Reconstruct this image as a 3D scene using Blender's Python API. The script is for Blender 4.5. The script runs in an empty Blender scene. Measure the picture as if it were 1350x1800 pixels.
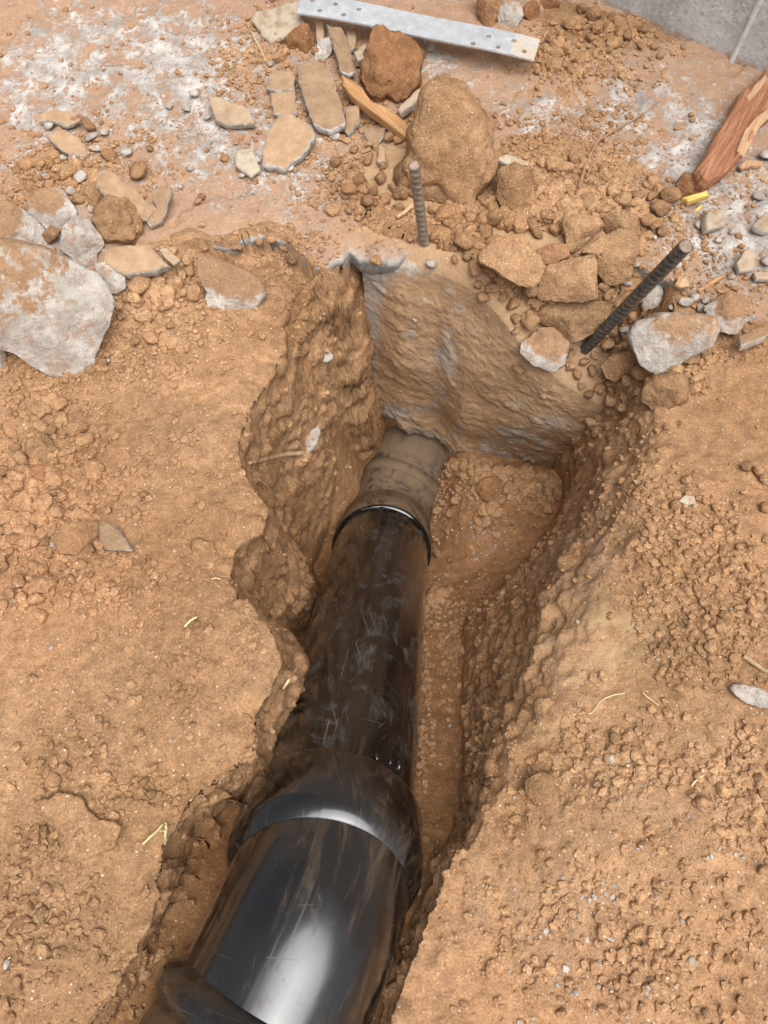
import bpy, bmesh, math, random
import numpy as np
from mathutils import Vector
from mathutils.bvhtree import BVHTree

random.seed(7)
RNG = np.random.default_rng(11)
SC = bpy.context.scene
COL = SC.collection

# ------------------------------------------------------------------ camera
CAM_H = 0.857                      # camera height over the slab, metres
PITCH = math.radians(68.0)         # looking down
FPX = 1352.0                       # focal length in pixels of the 1350 x 1800 picture
CP, SP = math.cos(PITCH), math.sin(PITCH)
cam_d = bpy.data.cameras.new('camera')
cam = bpy.data.objects.new('camera', cam_d)
COL.objects.link(cam)
cam_d.sensor_fit = 'VERTICAL'
cam_d.sensor_height = 36.0
cam_d.sensor_width = 27.0
cam_d.lens = 36.0 * FPX / 1800.0
cam_d.clip_start = 0.02
cam_d.clip_end = 500.0
cam.location = (0, 0, CAM_H)
cam.rotation_euler = (math.pi / 2 - PITCH, 0, 0)
SC.camera = cam

# ------------------------------------------------------------------ sky, sun, exposure
SUN_EL, SUN_AZ = math.radians(71), math.radians(150)      # azimuth: clockwise from +Y
world = bpy.data.worlds.new('World')
SC.world = world
world.use_nodes = True
wn = world.node_tree.nodes
wl = world.node_tree.links
bg = wn['Background']
sky = wn.new('ShaderNodeTexSky')
sky.sky_type = 'NISHITA'
sky.sun_disc = False
sky.sun_elevation = SUN_EL
sky.sun_rotation = SUN_AZ
sky.air_density = 0.6
sky.dust_density = 6.0
sky.ozone_density = 0.3
hsv = wn.new('ShaderNodeHueSaturation')           # thin cloud: the sky is nearly white
hsv.inputs['Saturation'].default_value = 0.35
wl.new(sky.outputs[0], hsv.inputs['Color'])
wl.new(hsv.outputs[0], bg.inputs[0])
bg.inputs[1].default_value = 0.075
sun_d = bpy.data.lights.new('sun', 'SUN')
sun = bpy.data.objects.new('sun', sun_d)
COL.objects.link(sun)
sun_d.energy = 1.5
sun_d.angle = math.radians(58)
sun_d.color = (0.955, 0.98, 1.0)
sdir = Vector((math.sin(SUN_AZ) * math.cos(SUN_EL), math.cos(SUN_AZ) * math.cos(SUN_EL), math.sin(SUN_EL)))
sun.rotation_euler = sdir.to_track_quat('Z', 'Y').to_euler()
sun.location = (0, 0, 4)
SC.view_settings.view_transform = 'Standard'
SC.view_settings.look = 'None'
SC.view_settings.gamma = 1.0
SC.view_settings.use_curve_mapping = False
SC.cycles.max_bounces = 5
SC.cycles.diffuse_bounces = 3
SC.cycles.glossy_bounces = 2
SC.cycles.transmission_bounces = 0
SC.view_settings.exposure = 1.08

# ------------------------------------------------------------------ layout helpers
def ray(px, py):
    u, v = (px - 675.0) / FPX, (900.0 - py) / FPX
    return np.array([u, CP + v * SP, -SP + v * CP])

def G(px, py, Z=0.0):
    """the point of the level Z that stands at this place of the picture"""
    d = ray(px, py)
    t = (Z - CAM_H) / d[2]
    return np.array([d[0] * t, d[1] * t, Z])

def smooth(e0, e1, x):
    t = np.clip((x - e0) / (e1 - e0), 0, 1)
    return t * t * (3 - 2 * t)

_perm = np.random.default_rng(5).permutation(256).astype(np.int32)
_perm = np.concatenate([_perm, _perm, _perm])
_grad = np.random.default_rng(6).normal(size=(256, 3)).astype(np.float32)
_grad /= np.linalg.norm(_grad, axis=1, keepdims=True)

def perlin(p):
    p = np.asarray(p, np.float32)
    i = np.floor(p).astype(np.int32)
    f = p - i
    i &= 255
    w = f * f * f * (f * (f * 6 - 15) + 10)
    out = np.zeros(len(p), np.float32)
    for dx in (0, 1):
        wx = w[:, 0] if dx else 1 - w[:, 0]
        a = _perm[(i[:, 0] + dx) & 255]
        for dy in (0, 1):
            wy = w[:, 1] if dy else 1 - w[:, 1]
            b = _perm[a + ((i[:, 1] + dy) & 255)]
            for dz in (0, 1):
                wz = w[:, 2] if dz else 1 - w[:, 2]
                g = _grad[_perm[b + ((i[:, 2] + dz) & 255)]]
                d = g[:, 0] * (f[:, 0] - dx) + g[:, 1] * (f[:, 1] - dy) + g[:, 2] * (f[:, 2] - dz)
                out += wx * wy * wz * d
    return out * 1.6

def fbm(p, scale, octaves=4, gain=0.5, off=0.0, ridged=False):
    p = np.asarray(p, np.float32) * scale + off
    a, s, out = 1.0, 0.0, 0.0
    for _ in range(octaves):
        n = perlin(p)
        if ridged:
            n = 1 - 2 * np.abs(n)
        out = out + a * n
        s += a
        a *= gain
        p = p * 2.03 + 17.3
    return out / s

def lumps(p, cell, seed=0, rmin=0.25, rmax=0.62):
    """rounded lumps, one per 3-D cell: height 0..1"""
    p = np.asarray(p, np.float32) / cell + seed * 31.7
    i = np.floor(p).astype(np.int32)
    f = p - i
    out = np.zeros(len(p), np.float32)
    for dx in (-1, 0, 1):
        for dy in (-1, 0, 1):
            for dz in (-1, 0, 1):
                h = _perm[_perm[_perm[(i[:, 0] + dx) & 255] + ((i[:, 1] + dy) & 255)] + ((i[:, 2] + dz) & 255)]
                g = _grad[h]
                ox, oy, oz = 0.5 + 0.45 * g[:, 0], 0.5 + 0.45 * g[:, 1], 0.5 + 0.45 * g[:, 2]
                r = rmin + (rmax - rmin) * (_perm[h] / 255.0) ** 1.5
                a, b, c = f[:, 0] - dx - ox, f[:, 1] - dy - oy, f[:, 2] - dz - oz
                # crumbs with corners: each cell has its own three skewed axes
                u1 = np.abs(a * g[:, 0] + b * g[:, 1] + c * g[:, 2])
                u2 = np.abs(-a * g[:, 1] + b * g[:, 0] + 0.5 * c) * 0.85
                u3 = np.abs(c + 0.4 * a * g[:, 2] - 0.3 * b) * 0.9
                d = 0.62 * np.maximum(np.maximum(u1, u2), u3) + 0.38 * np.sqrt(a * a + b * b + c * c)
                out = np.maximum(out, r * np.clip((1 - d / r) * 2.2, 0, 1) * (0.75 + 0.25 * np.clip(1 - d / r, 0, 1)))
    return out / rmax

def seg_dist(P, poly, closed=True):
    P = np.asarray(P, np.float64)
    n = len(poly)
    best = np.full(len(P), 1e9)
    for k in range(n if closed else n - 1):
        a, b = poly[k], poly[(k + 1) % n]
        ab = b - a
        t = np.clip(((P - a) @ ab) / max(ab @ ab, 1e-12), 0, 1)
        d = P - (a + t[:, None] * ab)
        best = np.minimum(best, (d * d).sum(1))
    return np.sqrt(best)

def inside(P, poly):
    x, y = P[:, 0], P[:, 1]
    res = np.zeros(len(P), bool)
    n = len(poly)
    for k in range(n):
        x1, y1 = poly[k]
        x2, y2 = poly[(k + 1) % n]
        if y1 == y2:
            continue
        c = ((y1 > y) != (y2 > y)) & (x < (x2 - x1) * (y - y1) / (y2 - y1) + x1)
        res ^= c
    return res

# ------------------------------------------------------------------ object helpers
def tag(o, label=None, cat=None, group=None, kind=None):
    if label: o['label'] = label
    if cat: o['category'] = cat
    if group: o['group'] = group
    if kind: o['kind'] = kind
    return o

def mesh_obj(name, V, F, mat, parent=None, smooth_shade=True, uv=None, attrs=None):
    """V (n,3) array, F (m,3|4) array or list of faces"""
    me = bpy.data.meshes.new(name)
    V = np.asarray(V, np.float32)
    if isinstance(F, np.ndarray):
        k = F.shape[1]
        me.vertices.add(len(V))
        me.vertices.foreach_set('co', V.ravel())
        me.loops.add(F.size)
        me.loops.foreach_set('vertex_index', F.astype(np.int32).ravel())
        me.polygons.add(len(F))
        me.polygons.foreach_set('loop_start', np.arange(0, F.size, k, dtype=np.int32))
        me.update(calc_edges=True)
    else:
        me.from_pydata(V.tolist(), [], F)
    me.polygons.foreach_set('use_smooth', [smooth_shade] * len(me.polygons))
    if uv is not None:
        lay = me.uv_layers.new(name='UVMap')
        li = np.zeros(len(me.loops), np.int32)
        me.loops.foreach_get('vertex_index', li)
        if len(uv) == len(V):
            lay.data.foreach_set('uv', np.asarray(uv, np.float32)[li].ravel())
        else:
            lay.data.foreach_set('uv', np.asarray(uv, np.float32).ravel())
    for an, av in (attrs or {}).items():
        at = me.attributes.new(an, 'FLOAT', 'POINT')
        at.data.foreach_set('value', np.asarray(av, np.float32))
    me.materials.append(mat)
    me.update()
    o = bpy.data.objects.new(name, me)
    COL.objects.link(o)
    if parent is not None:
        o.parent = parent
    return o

def grid_faces(nr, nc):
    i = np.arange(nr * nc, dtype=np.int32).reshape(nr, nc)
    return np.stack([i[:-1, :-1].ravel(), i[:-1, 1:].ravel(), i[1:, 1:].ravel(), i[1:, :-1].ravel()], 1)

def ico(sub):
    bm = bmesh.new()
    bmesh.ops.create_icosphere(bm, subdivisions=sub, radius=1.0)
    V = np.array([v.co[:] for v in bm.verts], np.float32)
    F = np.array([[v.index for v in f.verts] for f in bm.faces], np.int32)
    bm.free()
    return V, F

ICO = {k: ico(k) for k in (1, 2, 3, 4, 5)}

# ------------------------------------------------------------------ material helpers
class Nodes:
    def __init__(self, name):
        self.m = bpy.data.materials.new(name)
        self.m.use_nodes = True
        self.t = self.m.node_tree
        self.b = self.t.nodes['Principled BSDF']
        self.geo = self.t.nodes.new('ShaderNodeNewGeometry')
        self.co = self.geo.outputs['Position']
        self.oi = self.t.nodes.new('ShaderNodeObjectInfo')
    def link(self, a, b):
        self.t.links.new(a, b)
    def put(self, sock, val):
        if isinstance(val, bpy.types.NodeSocket):
            self.link(val, sock)
        elif isinstance(val, (tuple, list)) and len(val) == 3 and sock.type == 'RGBA':
            sock.default_value = (*val, 1)
        else:
            sock.default_value = val
    def attr(self, name):
        n = self.t.nodes.new('ShaderNodeAttribute')
        n.attribute_name = name
        return n.outputs['Fac']
    def uv(self):
        return self.t.nodes.new('ShaderNodeTexCoord').outputs['UV']
    def mapping(self, vec, scale=(1, 1, 1), loc=(0, 0, 0), rot=(0, 0, 0)):
        n = self.t.nodes.new('ShaderNodeMapping')
        self.link(vec, n.inputs[0])
        n.inputs[1].default_value = loc
        n.inputs[2].default_value = rot
        n.inputs[3].default_value = scale
        return n.outputs[0]
    def noise(self, scale, detail=4, rough=0.55, vec=None, dist=0.0, color=False):
        n = self.t.nodes.new('ShaderNodeTexNoise')
        self.link(vec or self.co, n.inputs['Vector'])
        n.inputs['Scale'].default_value = scale
        n.inputs['Detail'].default_value = detail
        n.inputs['Roughness'].default_value = rough
        n.inputs['Distortion'].default_value = dist
        return n.outputs['Color' if color else 'Fac']
    def voro(self, scale, vec=None, out='Distance', feature='F1', rnd=1.0):
        n = self.t.nodes.new('ShaderNodeTexVoronoi')
        n.feature = feature
        self.link(vec or self.co, n.inputs['Vector'])
        n.inputs['Scale'].default_value = scale
        n.inputs['Randomness'].default_value = rnd
        return n.outputs[out]
    def voro2(self, scale, vec=None):
        d = self.voro(scale, vec)
        return d, d.node.outputs['Color']
    def ramp(self, fac, lo, hi, a=0.0, b=1.0):
        n = self.t.nodes.new('ShaderNodeMapRange')
        n.interpolation_type = 'SMOOTHSTEP'
        self.put(n.inputs[0], fac)
        n.inputs[1].default_value, n.inputs[2].default_value = lo, hi
        n.inputs[3].default_value, n.inputs[4].default_value = a, b
        return n.outputs[0]
    def math(self, op, a, b=0.0, clamp=False):
        n = self.t.nodes.new('ShaderNodeMath')
        n.operation = op
        n.use_clamp = clamp
        self.put(n.inputs[0], a)
        self.put(n.inputs[1], b)
        return n.outputs[0]
    def mix(self, fac, a, b, mode='MIX'):
        n = self.t.nodes.new('ShaderNodeMix')
        n.data_type = 'RGBA'
        n.blend_type = mode
        self.put(n.inputs[0], fac)
        self.put(n.inputs[6], a)
        self.put(n.inputs[7], b)
        return n.outputs[2]
    def grey(self, f):
        n = self.t.nodes.new('ShaderNodeCombineColor')
        for k in range(3):
            self.put(n.inputs[k], f)
        return n.outputs[0]
    def sep(self, vec, k):
        n = self.t.nodes.new('ShaderNodeSeparateXYZ')
        self.link(vec, n.inputs[0])
        return n.outputs[k]
    def bump(self, h, strength, dist, prev=None):
        n = self.t.nodes.new('ShaderNodeBump')
        n.inputs['Strength'].default_value = strength
        n.inputs['Distance'].default_value = dist
        self.put(n.inputs['Height'], h)
        if prev is not None:
            self.link(prev, n.inputs['Normal'])
        return n.outputs[0]
    def done(self, color, rough=0.9, normal=None, spec=0.25, metal=0.0, coat=None):
        self.put(self.b.inputs['Base Color'], color)
        self.put(self.b.inputs['Roughness'], rough)
        self.put(self.b.inputs['Metallic'], metal)
        self.put(self.b.inputs['Specular IOR Level'], spec)
        if normal is not None:
            self.link(normal, self.b.inputs['Normal'])
        return self.m

SOIL_A, SOIL_B = (0.325, 0.180, 0.086), (0.450, 0.268, 0.142)

def soil_colour(N, vec=None, speck=1.0):
    c = N.mix(N.ramp(N.noise(5.0, 4, 0.65, vec), 0.34, 0.68), SOIL_A, SOIL_B)
    c = N.mix(N.ramp(N.noise(2.3, 2, 0.5, vec), 0.42, 0.7, 0, 0.45), c, (0.375, 0.185, 0.086))
    c = N.mix(N.ramp(N.noise(3.4, 3, 0.6, N.mapping(vec or N.co, (1, 1, 1), (7, 3, 5))), 0.50, 0.66, 0, 0.5), c, (0.30, 0.175, 0.092))
    g = N.ramp(N.noise(70, 3, 0.7, vec), 0.3, 0.72, 0.78, 1.18)
    c = N.mix(1.0, c, N.grey(g), 'MULTIPLY')
    g2 = N.ramp(N.noise(420, 1, 0.7, vec), 0.3, 0.7, 0.82, 1.16)
    c = N.mix(1.0, c, N.grey(g2), 'MULTIPLY')
    # pale grit: small quartz and mortar grains
    for sc, thr, keep, col in ((230, 0.26, 0.90, (0.72, 0.60, 0.47)), (470, 0.30, 0.86, (0.62, 0.48, 0.34))):
        vd, vc = N.voro2(sc, vec)
        d = N.ramp(vd, thr * 0.7, thr, 1, 0)
        k = N.ramp(N.sep(vc, 0), keep, keep + 0.02)
        c = N.mix(N.math('MULTIPLY', N.math('MULTIPLY', d, k), 0.8 * speck), c, col)
    return c

def mat_soil(name='soil', ground=False, tint=None):
    N = Nodes(name)
    c = soil_colour(N)
    if ground:
        c = N.mix(N.attr('damp'), c, N.mix(1.0, c, (0.92, 0.84, 0.74), 'MULTIPLY'))
        c = N.mix(N.math('MULTIPLY', N.attr('pale'), N.ramp(N.noise(30, 5, 0.65), 0.35, 0.62)), c, (0.50, 0.35, 0.18))
        c = N.mix(N.math('MULTIPLY', N.attr('greyish'), N.ramp(N.noise(22, 5, 0.65), 0.38, 0.66)), c, (0.30, 0.21, 0.145))
        c = N.mix(N.math('MULTIPLY', N.attr('chalk'), N.ramp(N.noise(55, 6, 0.7), 0.50, 0.60)), c, (0.60, 0.54, 0.48))
    else:
        if tint: c = N.mix(1.0, c, tint, 'MULTIPLY')
        v = N.ramp(N.oi.outputs['Random'], 0, 1, 0.80, 1.06) if not tint else 1.0
        c = N.mix(1.0, c, N.grey(v), 'MULTIPLY')
        if not tint: c = N.mix(N.ramp(N.oi.outputs['Random'], 0.8, 1.0, 0, 0.35), c, (0.40, 0.19, 0.10))
    n2 = N.bump(N.noise(210, 4, 0.80), 0.75, 0.004)
    if not ground:
        n2 = N.bump(N.noise(75, 3, 0.7), 0.55, 0.006, n2)
    return N.done(c, 0.95, n2, 0.15)

def mat_slab():
    """rough concrete slab, half hidden by trodden-in soil"""
    N = Nodes('dusty_concrete')
    conc = N.mix(N.ramp(N.noise(26, 6, 0.65), 0.35, 0.68), (0.30, 0.275, 0.25), (0.62, 0.585, 0.54))
    conc = N.mix(N.ramp(N.noise(90, 3, 0.6), 0.45, 0.68, 0, 0.75), conc, (0.44, 0.33, 0.255))
    dust = soil_colour(N)
    dust = N.mix(0.50, dust, (0.43, 0.285, 0.205))
    n = N.math('ADD', N.math('MULTIPLY', N.noise(42, 4, 0.75, dist=0.8), 0.60), N.math('MULTIPLY', N.noise(140, 3, 0.7), 0.40))
    m = N.math('ADD', n, N.math('MULTIPLY', N.math('SUBTRACT', N.attr('bare'), 0.5), 0.24))
    mask = N.ramp(m, 0.49, 0.62)
    # pale nibs of aggregate poking through
    vd, vc = N.voro2(120)
    sp = N.ramp(vd, 0.12, 0.34, 1, 0)
    kp = N.ramp(N.sep(vc, 1), 0.52, 0.60)
    nib = N.math('MULTIPLY', N.math('MULTIPLY', sp, kp), N.attr('bare'))
    c = N.mix(mask, dust, conc)
    c = N.mix(N.math('MULTIPLY', nib, 0.55), c, (0.60, 0.50, 0.42))
    c = N.mix(N.attr('edge'), c, N.mix(N.ramp(N.noise(60, 6, 0.7), 0.4, 0.65), (0.30, 0.285, 0.265), (0.50, 0.47, 0.43)))
    b1 = N.bump(mask, 0.5, 0.0025)
    b2 = N.bump(N.noise(210, 6, 0.75), 0.6, 0.004, b1)
    return N.done(c, 0.93, b2, 0.2)

def mat_footing():
    N = Nodes('footing_concrete')
    dust = soil_colour(N)
    dust = N.mix(0.45, dust, (0.66, 0.44, 0.255))
    conc = N.mix(N.ramp(N.noise(40, 6, 0.7), 0.3, 0.7), (0.30, 0.255, 0.21), (0.62, 0.54, 0.45))
    # wiped, scuffed streaks running down the face
    st = N.noise(1.0, 4, 0.6, N.mapping(N.co, (34, 26, 7)))
    m = N.math('ADD', N.noise(30, 7, 0.72), N.math('MULTIPLY', N.math('SUBTRACT', st, 0.5), 0.45))
    m = N.math('ADD', m, N.math('MULTIPLY', N.attr('bare'), 0.26))
    mask = N.ramp(m, 0.59, 0.70)
    c = N.mix(mask, dust, conc)
    vd, vc = N.voro2(170)
    c = N.mix(N.math('MULTIPLY', N.ramp(vd, 0.10, 0.24, 1, 0), N.ramp(N.sep(vc, 0), 0.86, 0.9)), c, (0.70, 0.62, 0.52))
    c = N.mix(N.attr('streak'), c, N.mix(N.noise(60, 5, 0.7), (0.46, 0.38, 0.30), (0.66, 0.60, 0.53)))
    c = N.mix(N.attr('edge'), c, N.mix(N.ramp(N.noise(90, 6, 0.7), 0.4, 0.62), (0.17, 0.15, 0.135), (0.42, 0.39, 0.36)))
    b = N.bump(N.noise(170, 5, 0.80), 0.75, 0.005)
    return N.done(c, 0.9, b, 0.25)

def mat_concrete_chunk():
    """broken concrete: white-grey broken faces, soil dust settled on the flat tops"""
    N = Nodes('broken_concrete')
    conc = N.mix(N.ramp(N.noise(38, 6, 0.7), 0.32, 0.68), (0.38, 0.325, 0.27), (0.66, 0.60, 0.53))
    conc = N.mix(N.ramp(N.noise(55, 4, 0.7, dist=0.5), 0.50, 0.66, 0, 0.8), conc, (0.47, 0.31, 0.215))
    conc = N.mix(N.ramp(N.noise(110, 3, 0.7), 0.58, 0.70, 0, 0.6), conc, (0.27, 0.245, 0.22))
    dust = soil_colour(N)
    dust = N.mix(0.3, dust, (0.48, 0.30, 0.19))
    m = N.math('ADD', N.attr('dust'), N.math('MULTIPLY', N.math('SUBTRACT', N.noise(60, 6, 0.72), 0.5), 1.3))
    mask = N.ramp(m, 0.42, 0.60)
    c = N.mix(mask, conc, dust)
    b = N.bump(N.noise(130, 5, 0.78), 0.9, 0.006)
    return N.done(c, 0.92, b, 0.2)

def mat_tile():
    """thin mortar / render shards with soil dust on the faces and pale broken edges"""
    N = Nodes('mortar_shard')
    face = N.mix(N.ramp(N.noise(45, 5, 0.7), 0.32, 0.7), (0.31, 0.195, 0.112), (0.43, 0.285, 0.172))
    v = N.ramp(N.oi.outputs['Random'], 0, 1, 0.82, 1.2)
    face = N.mix(1.0, face, N.grey(v), 'MULTIPLY')
    sp = N.math('MULTIPLY', N.ramp(N.voro(330), 0.14, 0.26, 1, 0), N.ramp(N.sep(N.voro(330, out='Color'), 0), 0.84, 0.88))
    face = N.mix(sp, face, (0.58, 0.45, 0.32))
    edge = N.mix(N.ramp(N.noise(120, 5, 0.7), 0.35, 0.65), (0.30, 0.27, 0.24), (0.58, 0.54, 0.48))
    m = N.math('ADD', N.attr('edge'), N.math('MULTIPLY', N.math('SUBTRACT', N.noise(80, 5, 0.7), 0.5), 0.9))
    c = N.mix(N.ramp(m, 0.45, 0.60), face, edge)
    c = N.mix(N.math('MULTIPLY', N.attr('pale'), N.ramp(N.noise(55, 5, 0.7), 0.3, 0.6)), c, (0.50, 0.43, 0.33))
    b = N.bump(N.noise(200, 5, 0.75), 0.7, 0.003)
    return N.done(c, 0.92, b, 0.2)

def mat_plain(name, a, b, scale=60, rough=0.9, bump=0.4, spec=0.2, vec_scale=(1, 1, 1)):
    N = Nodes(name)
    vec = N.mapping(N.co, vec_scale)
    c = N.mix(N.ramp(N.noise(scale, 6, 0.65, vec), 0.32, 0.68), a, b)
    v = N.ramp(N.oi.outputs['Random'], 0, 1, 0.85, 1.12)
    c = N.mix(1.0, c, N.grey(v), 'MULTIPLY')
    n = N.bump(N.noise(scale * 4, 5, 0.7, vec), bump, 0.003)
    return N.done(c, rough, n, spec)

def mat_wood(name, a, b, dark, axis):
    """grain stretched along a world direction"""
    N = Nodes(name)
    ang = math.atan2(axis[1], axis[0])
    vec = N.mapping(N.mapping(N.co, rot=(0, 0, -ang)), (6, 95, 60))
    g = N.noise(1.6, 6, 0.7, vec, 0.4)
    c = N.mix(N.ramp(g, 0.36, 0.66), a, b)
    c = N.mix(N.ramp(N.noise(1.0, 5, 0.7, vec, 0.8), 0.60, 0.72, 0, 0.8), c, dark)
    c = N.mix(N.ramp(N.noise(40, 5, 0.7), 0.58, 0.74, 0, 0.7), c, (0.40, 0.24, 0.13))
    n = N.bump(g, 0.8, 0.004)
    return N.done(c, 0.75, n, 0.3)

def mat_pipe(name, dust_lo, dust_hi, dust_col, rough_base=0.10, scr=1.0):
    """black drain plastic: glossy where clean, smeared and scratched elsewhere"""
    N = Nodes(name)
    uv = N.uv()                                   # u round the pipe (m), v along it (m)
    smear = N.noise(1.0, 5, 0.66, N.mapping(uv, (22, 13, 1), rot=(0, 0, 0.35)), 1.6)
    fine = N.noise(1.0, 3, 0.7, N.mapping(uv, (260, 24, 1)))
    dust = N.math('ADD', N.math('MULTIPLY', smear, 0.80), N.math('MULTIPLY', fine, 0.20))
    dust = N.math('ADD', dust, N.math('MULTIPLY', N.attr('soil'), 0.5))
    mask = N.ramp(dust, dust_lo, dust_hi)
    c = N.mix(mask, (0.0050, 0.0046, 0.0045), dust_col)
    # brown film in broad areas
    film = N.ramp(N.noise(9, 4, 0.6, N.mapping(uv, (1, 0.8, 1), (3.1, 1.7, 0))), 0.42, 0.66)
    c = N.mix(N.math('MULTIPLY', film, 0.10), c, (0.034, 0.024, 0.016))
    # scratches: bundles of thin pale lines, most of them along the pipe
    sc = None
    for rot, sx, sy, thr, off in ((0.03, 330, 2.2, 0.59, 0.0), (-0.30, 340, 4, 0.60, 3.7), (0.45, 340, 4.5, 0.61, 9.1), (1.35, 340, 5, 0.63, 5.5)):
        n = N.noise(1.0, 3, 0.65, N.mapping(N.mapping(uv, rot=(0, 0, rot)), (sx, sy, 1), (off, off * 0.7, 0)), 0.15)
        ln = N.ramp(n, thr, thr + 0.08)
        gate = N.ramp(N.noise(16, 2, 0.5, N.mapping(uv, (1, 1, 1), (off * 3, off, 0))), 0.50, 0.64)
        ln = N.math('MULTIPLY', ln, gate)
        sc = ln if sc is None else N.math('MAXIMUM', sc, ln)
    c = N.mix(N.math('MULTIPLY', sc, 0.55 * scr), c, (0.20, 0.185, 0.165))
    r = N.math('ADD', rough_base, N.math('MULTIPLY', N.math('MAXIMUM', mask, N.math('MULTIPLY', film, 0.28)), 0.55))
    r = N.math('ADD', r, N.math('MULTIPLY', sc, 0.2), clamp=True)
    b = N.bump(N.noise(35, 2, 0.5, N.mapping(uv, (1, 0.6, 1))), 0.05, 0.004)
    b = N.bump(mask, 0.10, 0.0008, b)
    N.done(c, r, b, 1.0)
    N.b.inputs['IOR'].default_value = 1.50
    N.b.inputs['Coat IOR'].default_value = 1.5
    N.link(r, N.b.inputs['Coat Roughness'])
    N.link(N.math('SUBTRACT', 0.95, N.math('MULTIPLY', mask, 0.90)), N.b.inputs['Coat Weight'])
    N.link(N.math("SUBTRACT", 0.45, N.math("MULTIPLY", mask, 0.35)), N.b.inputs["Specular IOR Level"])
    return N.m
# ------------------------------------------------------------------ materials
M = {}
M['ground'] = mat_soil('ground_soil', True)
M['soil'] = mat_soil('clod_soil')
M['soil_pale'] = mat_soil('pale_clod_soil', tint=(0.98, 0.98, 0.97))
M['soil_crumb'] = mat_soil('crumb_soil', tint=(1.16, 1.17, 1.18))
M['soil_dark'] = mat_soil('dark_clod_soil', tint=(0.78, 0.68, 0.62))
M['slab'] = mat_slab()
M['footing'] = mat_footing()
M['chunk'] = mat_concrete_chunk()
M['tile'] = mat_tile()

# ------------------------------------------------------------------ the lie of the land
def base_level(y):
    return 0.095 * smooth(0.58, -0.05, y)

def on_base(px, py, dz=0.0):
    Z = 0.0
    for _ in range(6):
        p = G(px, py, Z + dz)
        Z = float(base_level(p[1]))
    return G(px, py, Z + dz)

FY = np.array([-3.0, -0.30, -0.10, 0.00, 0.07, 0.20, 0.477, 0.60, 0.70, 3.0])
FZ = np.array([0.050, 0.048, 0.040, -0.045, -0.130, -0.275, -0.535, -0.575, -0.585, -0.59])

def floor_level(y):
    return sum(np.interp(y + o, FY, FZ) for o in (-0.03, 0.0, 0.03)) / 3.0

def on_floor(px, py):
    lo, hi = -0.9, 0.2
    for _ in range(40):
        mid = (lo + hi) / 2
        p = G(px, py, mid)
        if mid < floor_level(p[1]):
            lo = mid
        else:
            hi = mid
    return G(px, py, (lo + hi) / 2)

RIM_L = [(600, 462), (556, 474), (520, 505), (490, 560), (500, 600), (478, 650), (436, 720), (420, 770), (436, 830), (470, 880),
         (464, 925), (410, 962), (404, 1000), (430, 1050), (480, 1105), (496, 1175), (450, 1255), (444, 1330), (400, 1368),
         (334, 1412), (286, 1480), (274, 1580), (230, 1680), (164, 1800), (100, 1920)]
RIM_R = [(640, 1960), (676, 1850), (705, 1750), (738, 1650), (785, 1535), (880, 1420), (925, 1310), (1000, 1270), (1035, 1195),
         (1080, 1100), (1112, 1000), (1138, 890), (1165, 800), (1190, 730)]
FLOOR_L = [(645, 770), (625, 820), (598, 880), (575, 940), (550, 1010), (528, 1090), (505, 1200), (468, 1290), (415, 1375), (355, 1425),
           (300, 1490), (288, 1590), (244, 1690), (180, 1805), (114, 1930)]
FLOOR_R = [(655, 1960), (684, 1800), (710, 1650), (742, 1555), (806, 1430), (812, 1290), (806, 1200), (815, 1095), (890, 1030), (950, 950),
           (995, 880), (1022, 826)]
# footing face: top and bottom line, with their levels
FOOT_T = [(636, 456, -0.03), (700, 470, -0.02), (770, 482, -0.02), (835, 510, -0.02), (890, 570, -0.05), (935, 630, -0.10), (1000, 680, -0.14), (1075, 725, -0.17)]
FOOT_B = [(645, 702, -0.43), (705, 748, -0.47), (768, 762, -0.48), (800, 806, -0.50), (870, 802, -0.47), (930, 804, -0.44), (1005, 822, -0.43), (1075, 812, -0.40)]
ft = np.array([G(*q) for q in FOOT_T])
fb = np.array([G(*q) for q in FOOT_B])

foot_back = [np.array([a[0] + 0.01, max(a[1], b[1]) + 0.075]) for a, b in zip(ft, fb)][::-1]
rim = np.array([on_base(*q)[:2] for q in RIM_L] + [on_base(*q)[:2] for q in RIM_R] + foot_back)
flo = np.array([on_floor(*q)[:2] for q in FLOOR_L] + [on_floor(*q)[:2] for q in FLOOR_R])

def W(px, py):
    return on_base(px, py)[:2]

# slab: front edge, left to right
SLAB_EDGE = [(-420, 900), (-150, 700), (0, 640), (150, 530), (250, 478), (318, 445), (352, 424), (400, 428), (432, 414), (470, 404), (505, 420), (522, 440), (548, 460),
             (578, 466), (600, 452), (614, 438), (640, 444), (660, 452), (690, 455), (720, 440), (800, 425), (900, 425), (1000, 430), (1100, 450), (1200, 500), (1280, 550), (1350, 565), (1600, 560), (1900, 560)]
slab_poly = [G(*q)[:2] for q in SLAB_EDGE] + [np.array([3.2, 2.6]), np.array([-3.2, 2.6])]
slab_poly = np.array(slab_poly)

def blobs(P, lst):
    out = np.zeros(len(P))
    for px, py, rx, ry, h in lst:
        c = W(px, py)
        ax = np.linalg.norm(W(px + rx, py) - c)
        ay = np.linalg.norm(W(px, py + ry) - c)
        q = ((P[:, 0] - c[0]) / ax) ** 2 + ((P[:, 1] - c[1]) / ay) ** 2
        out = out + h * np.exp(-q)
    return out

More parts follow.
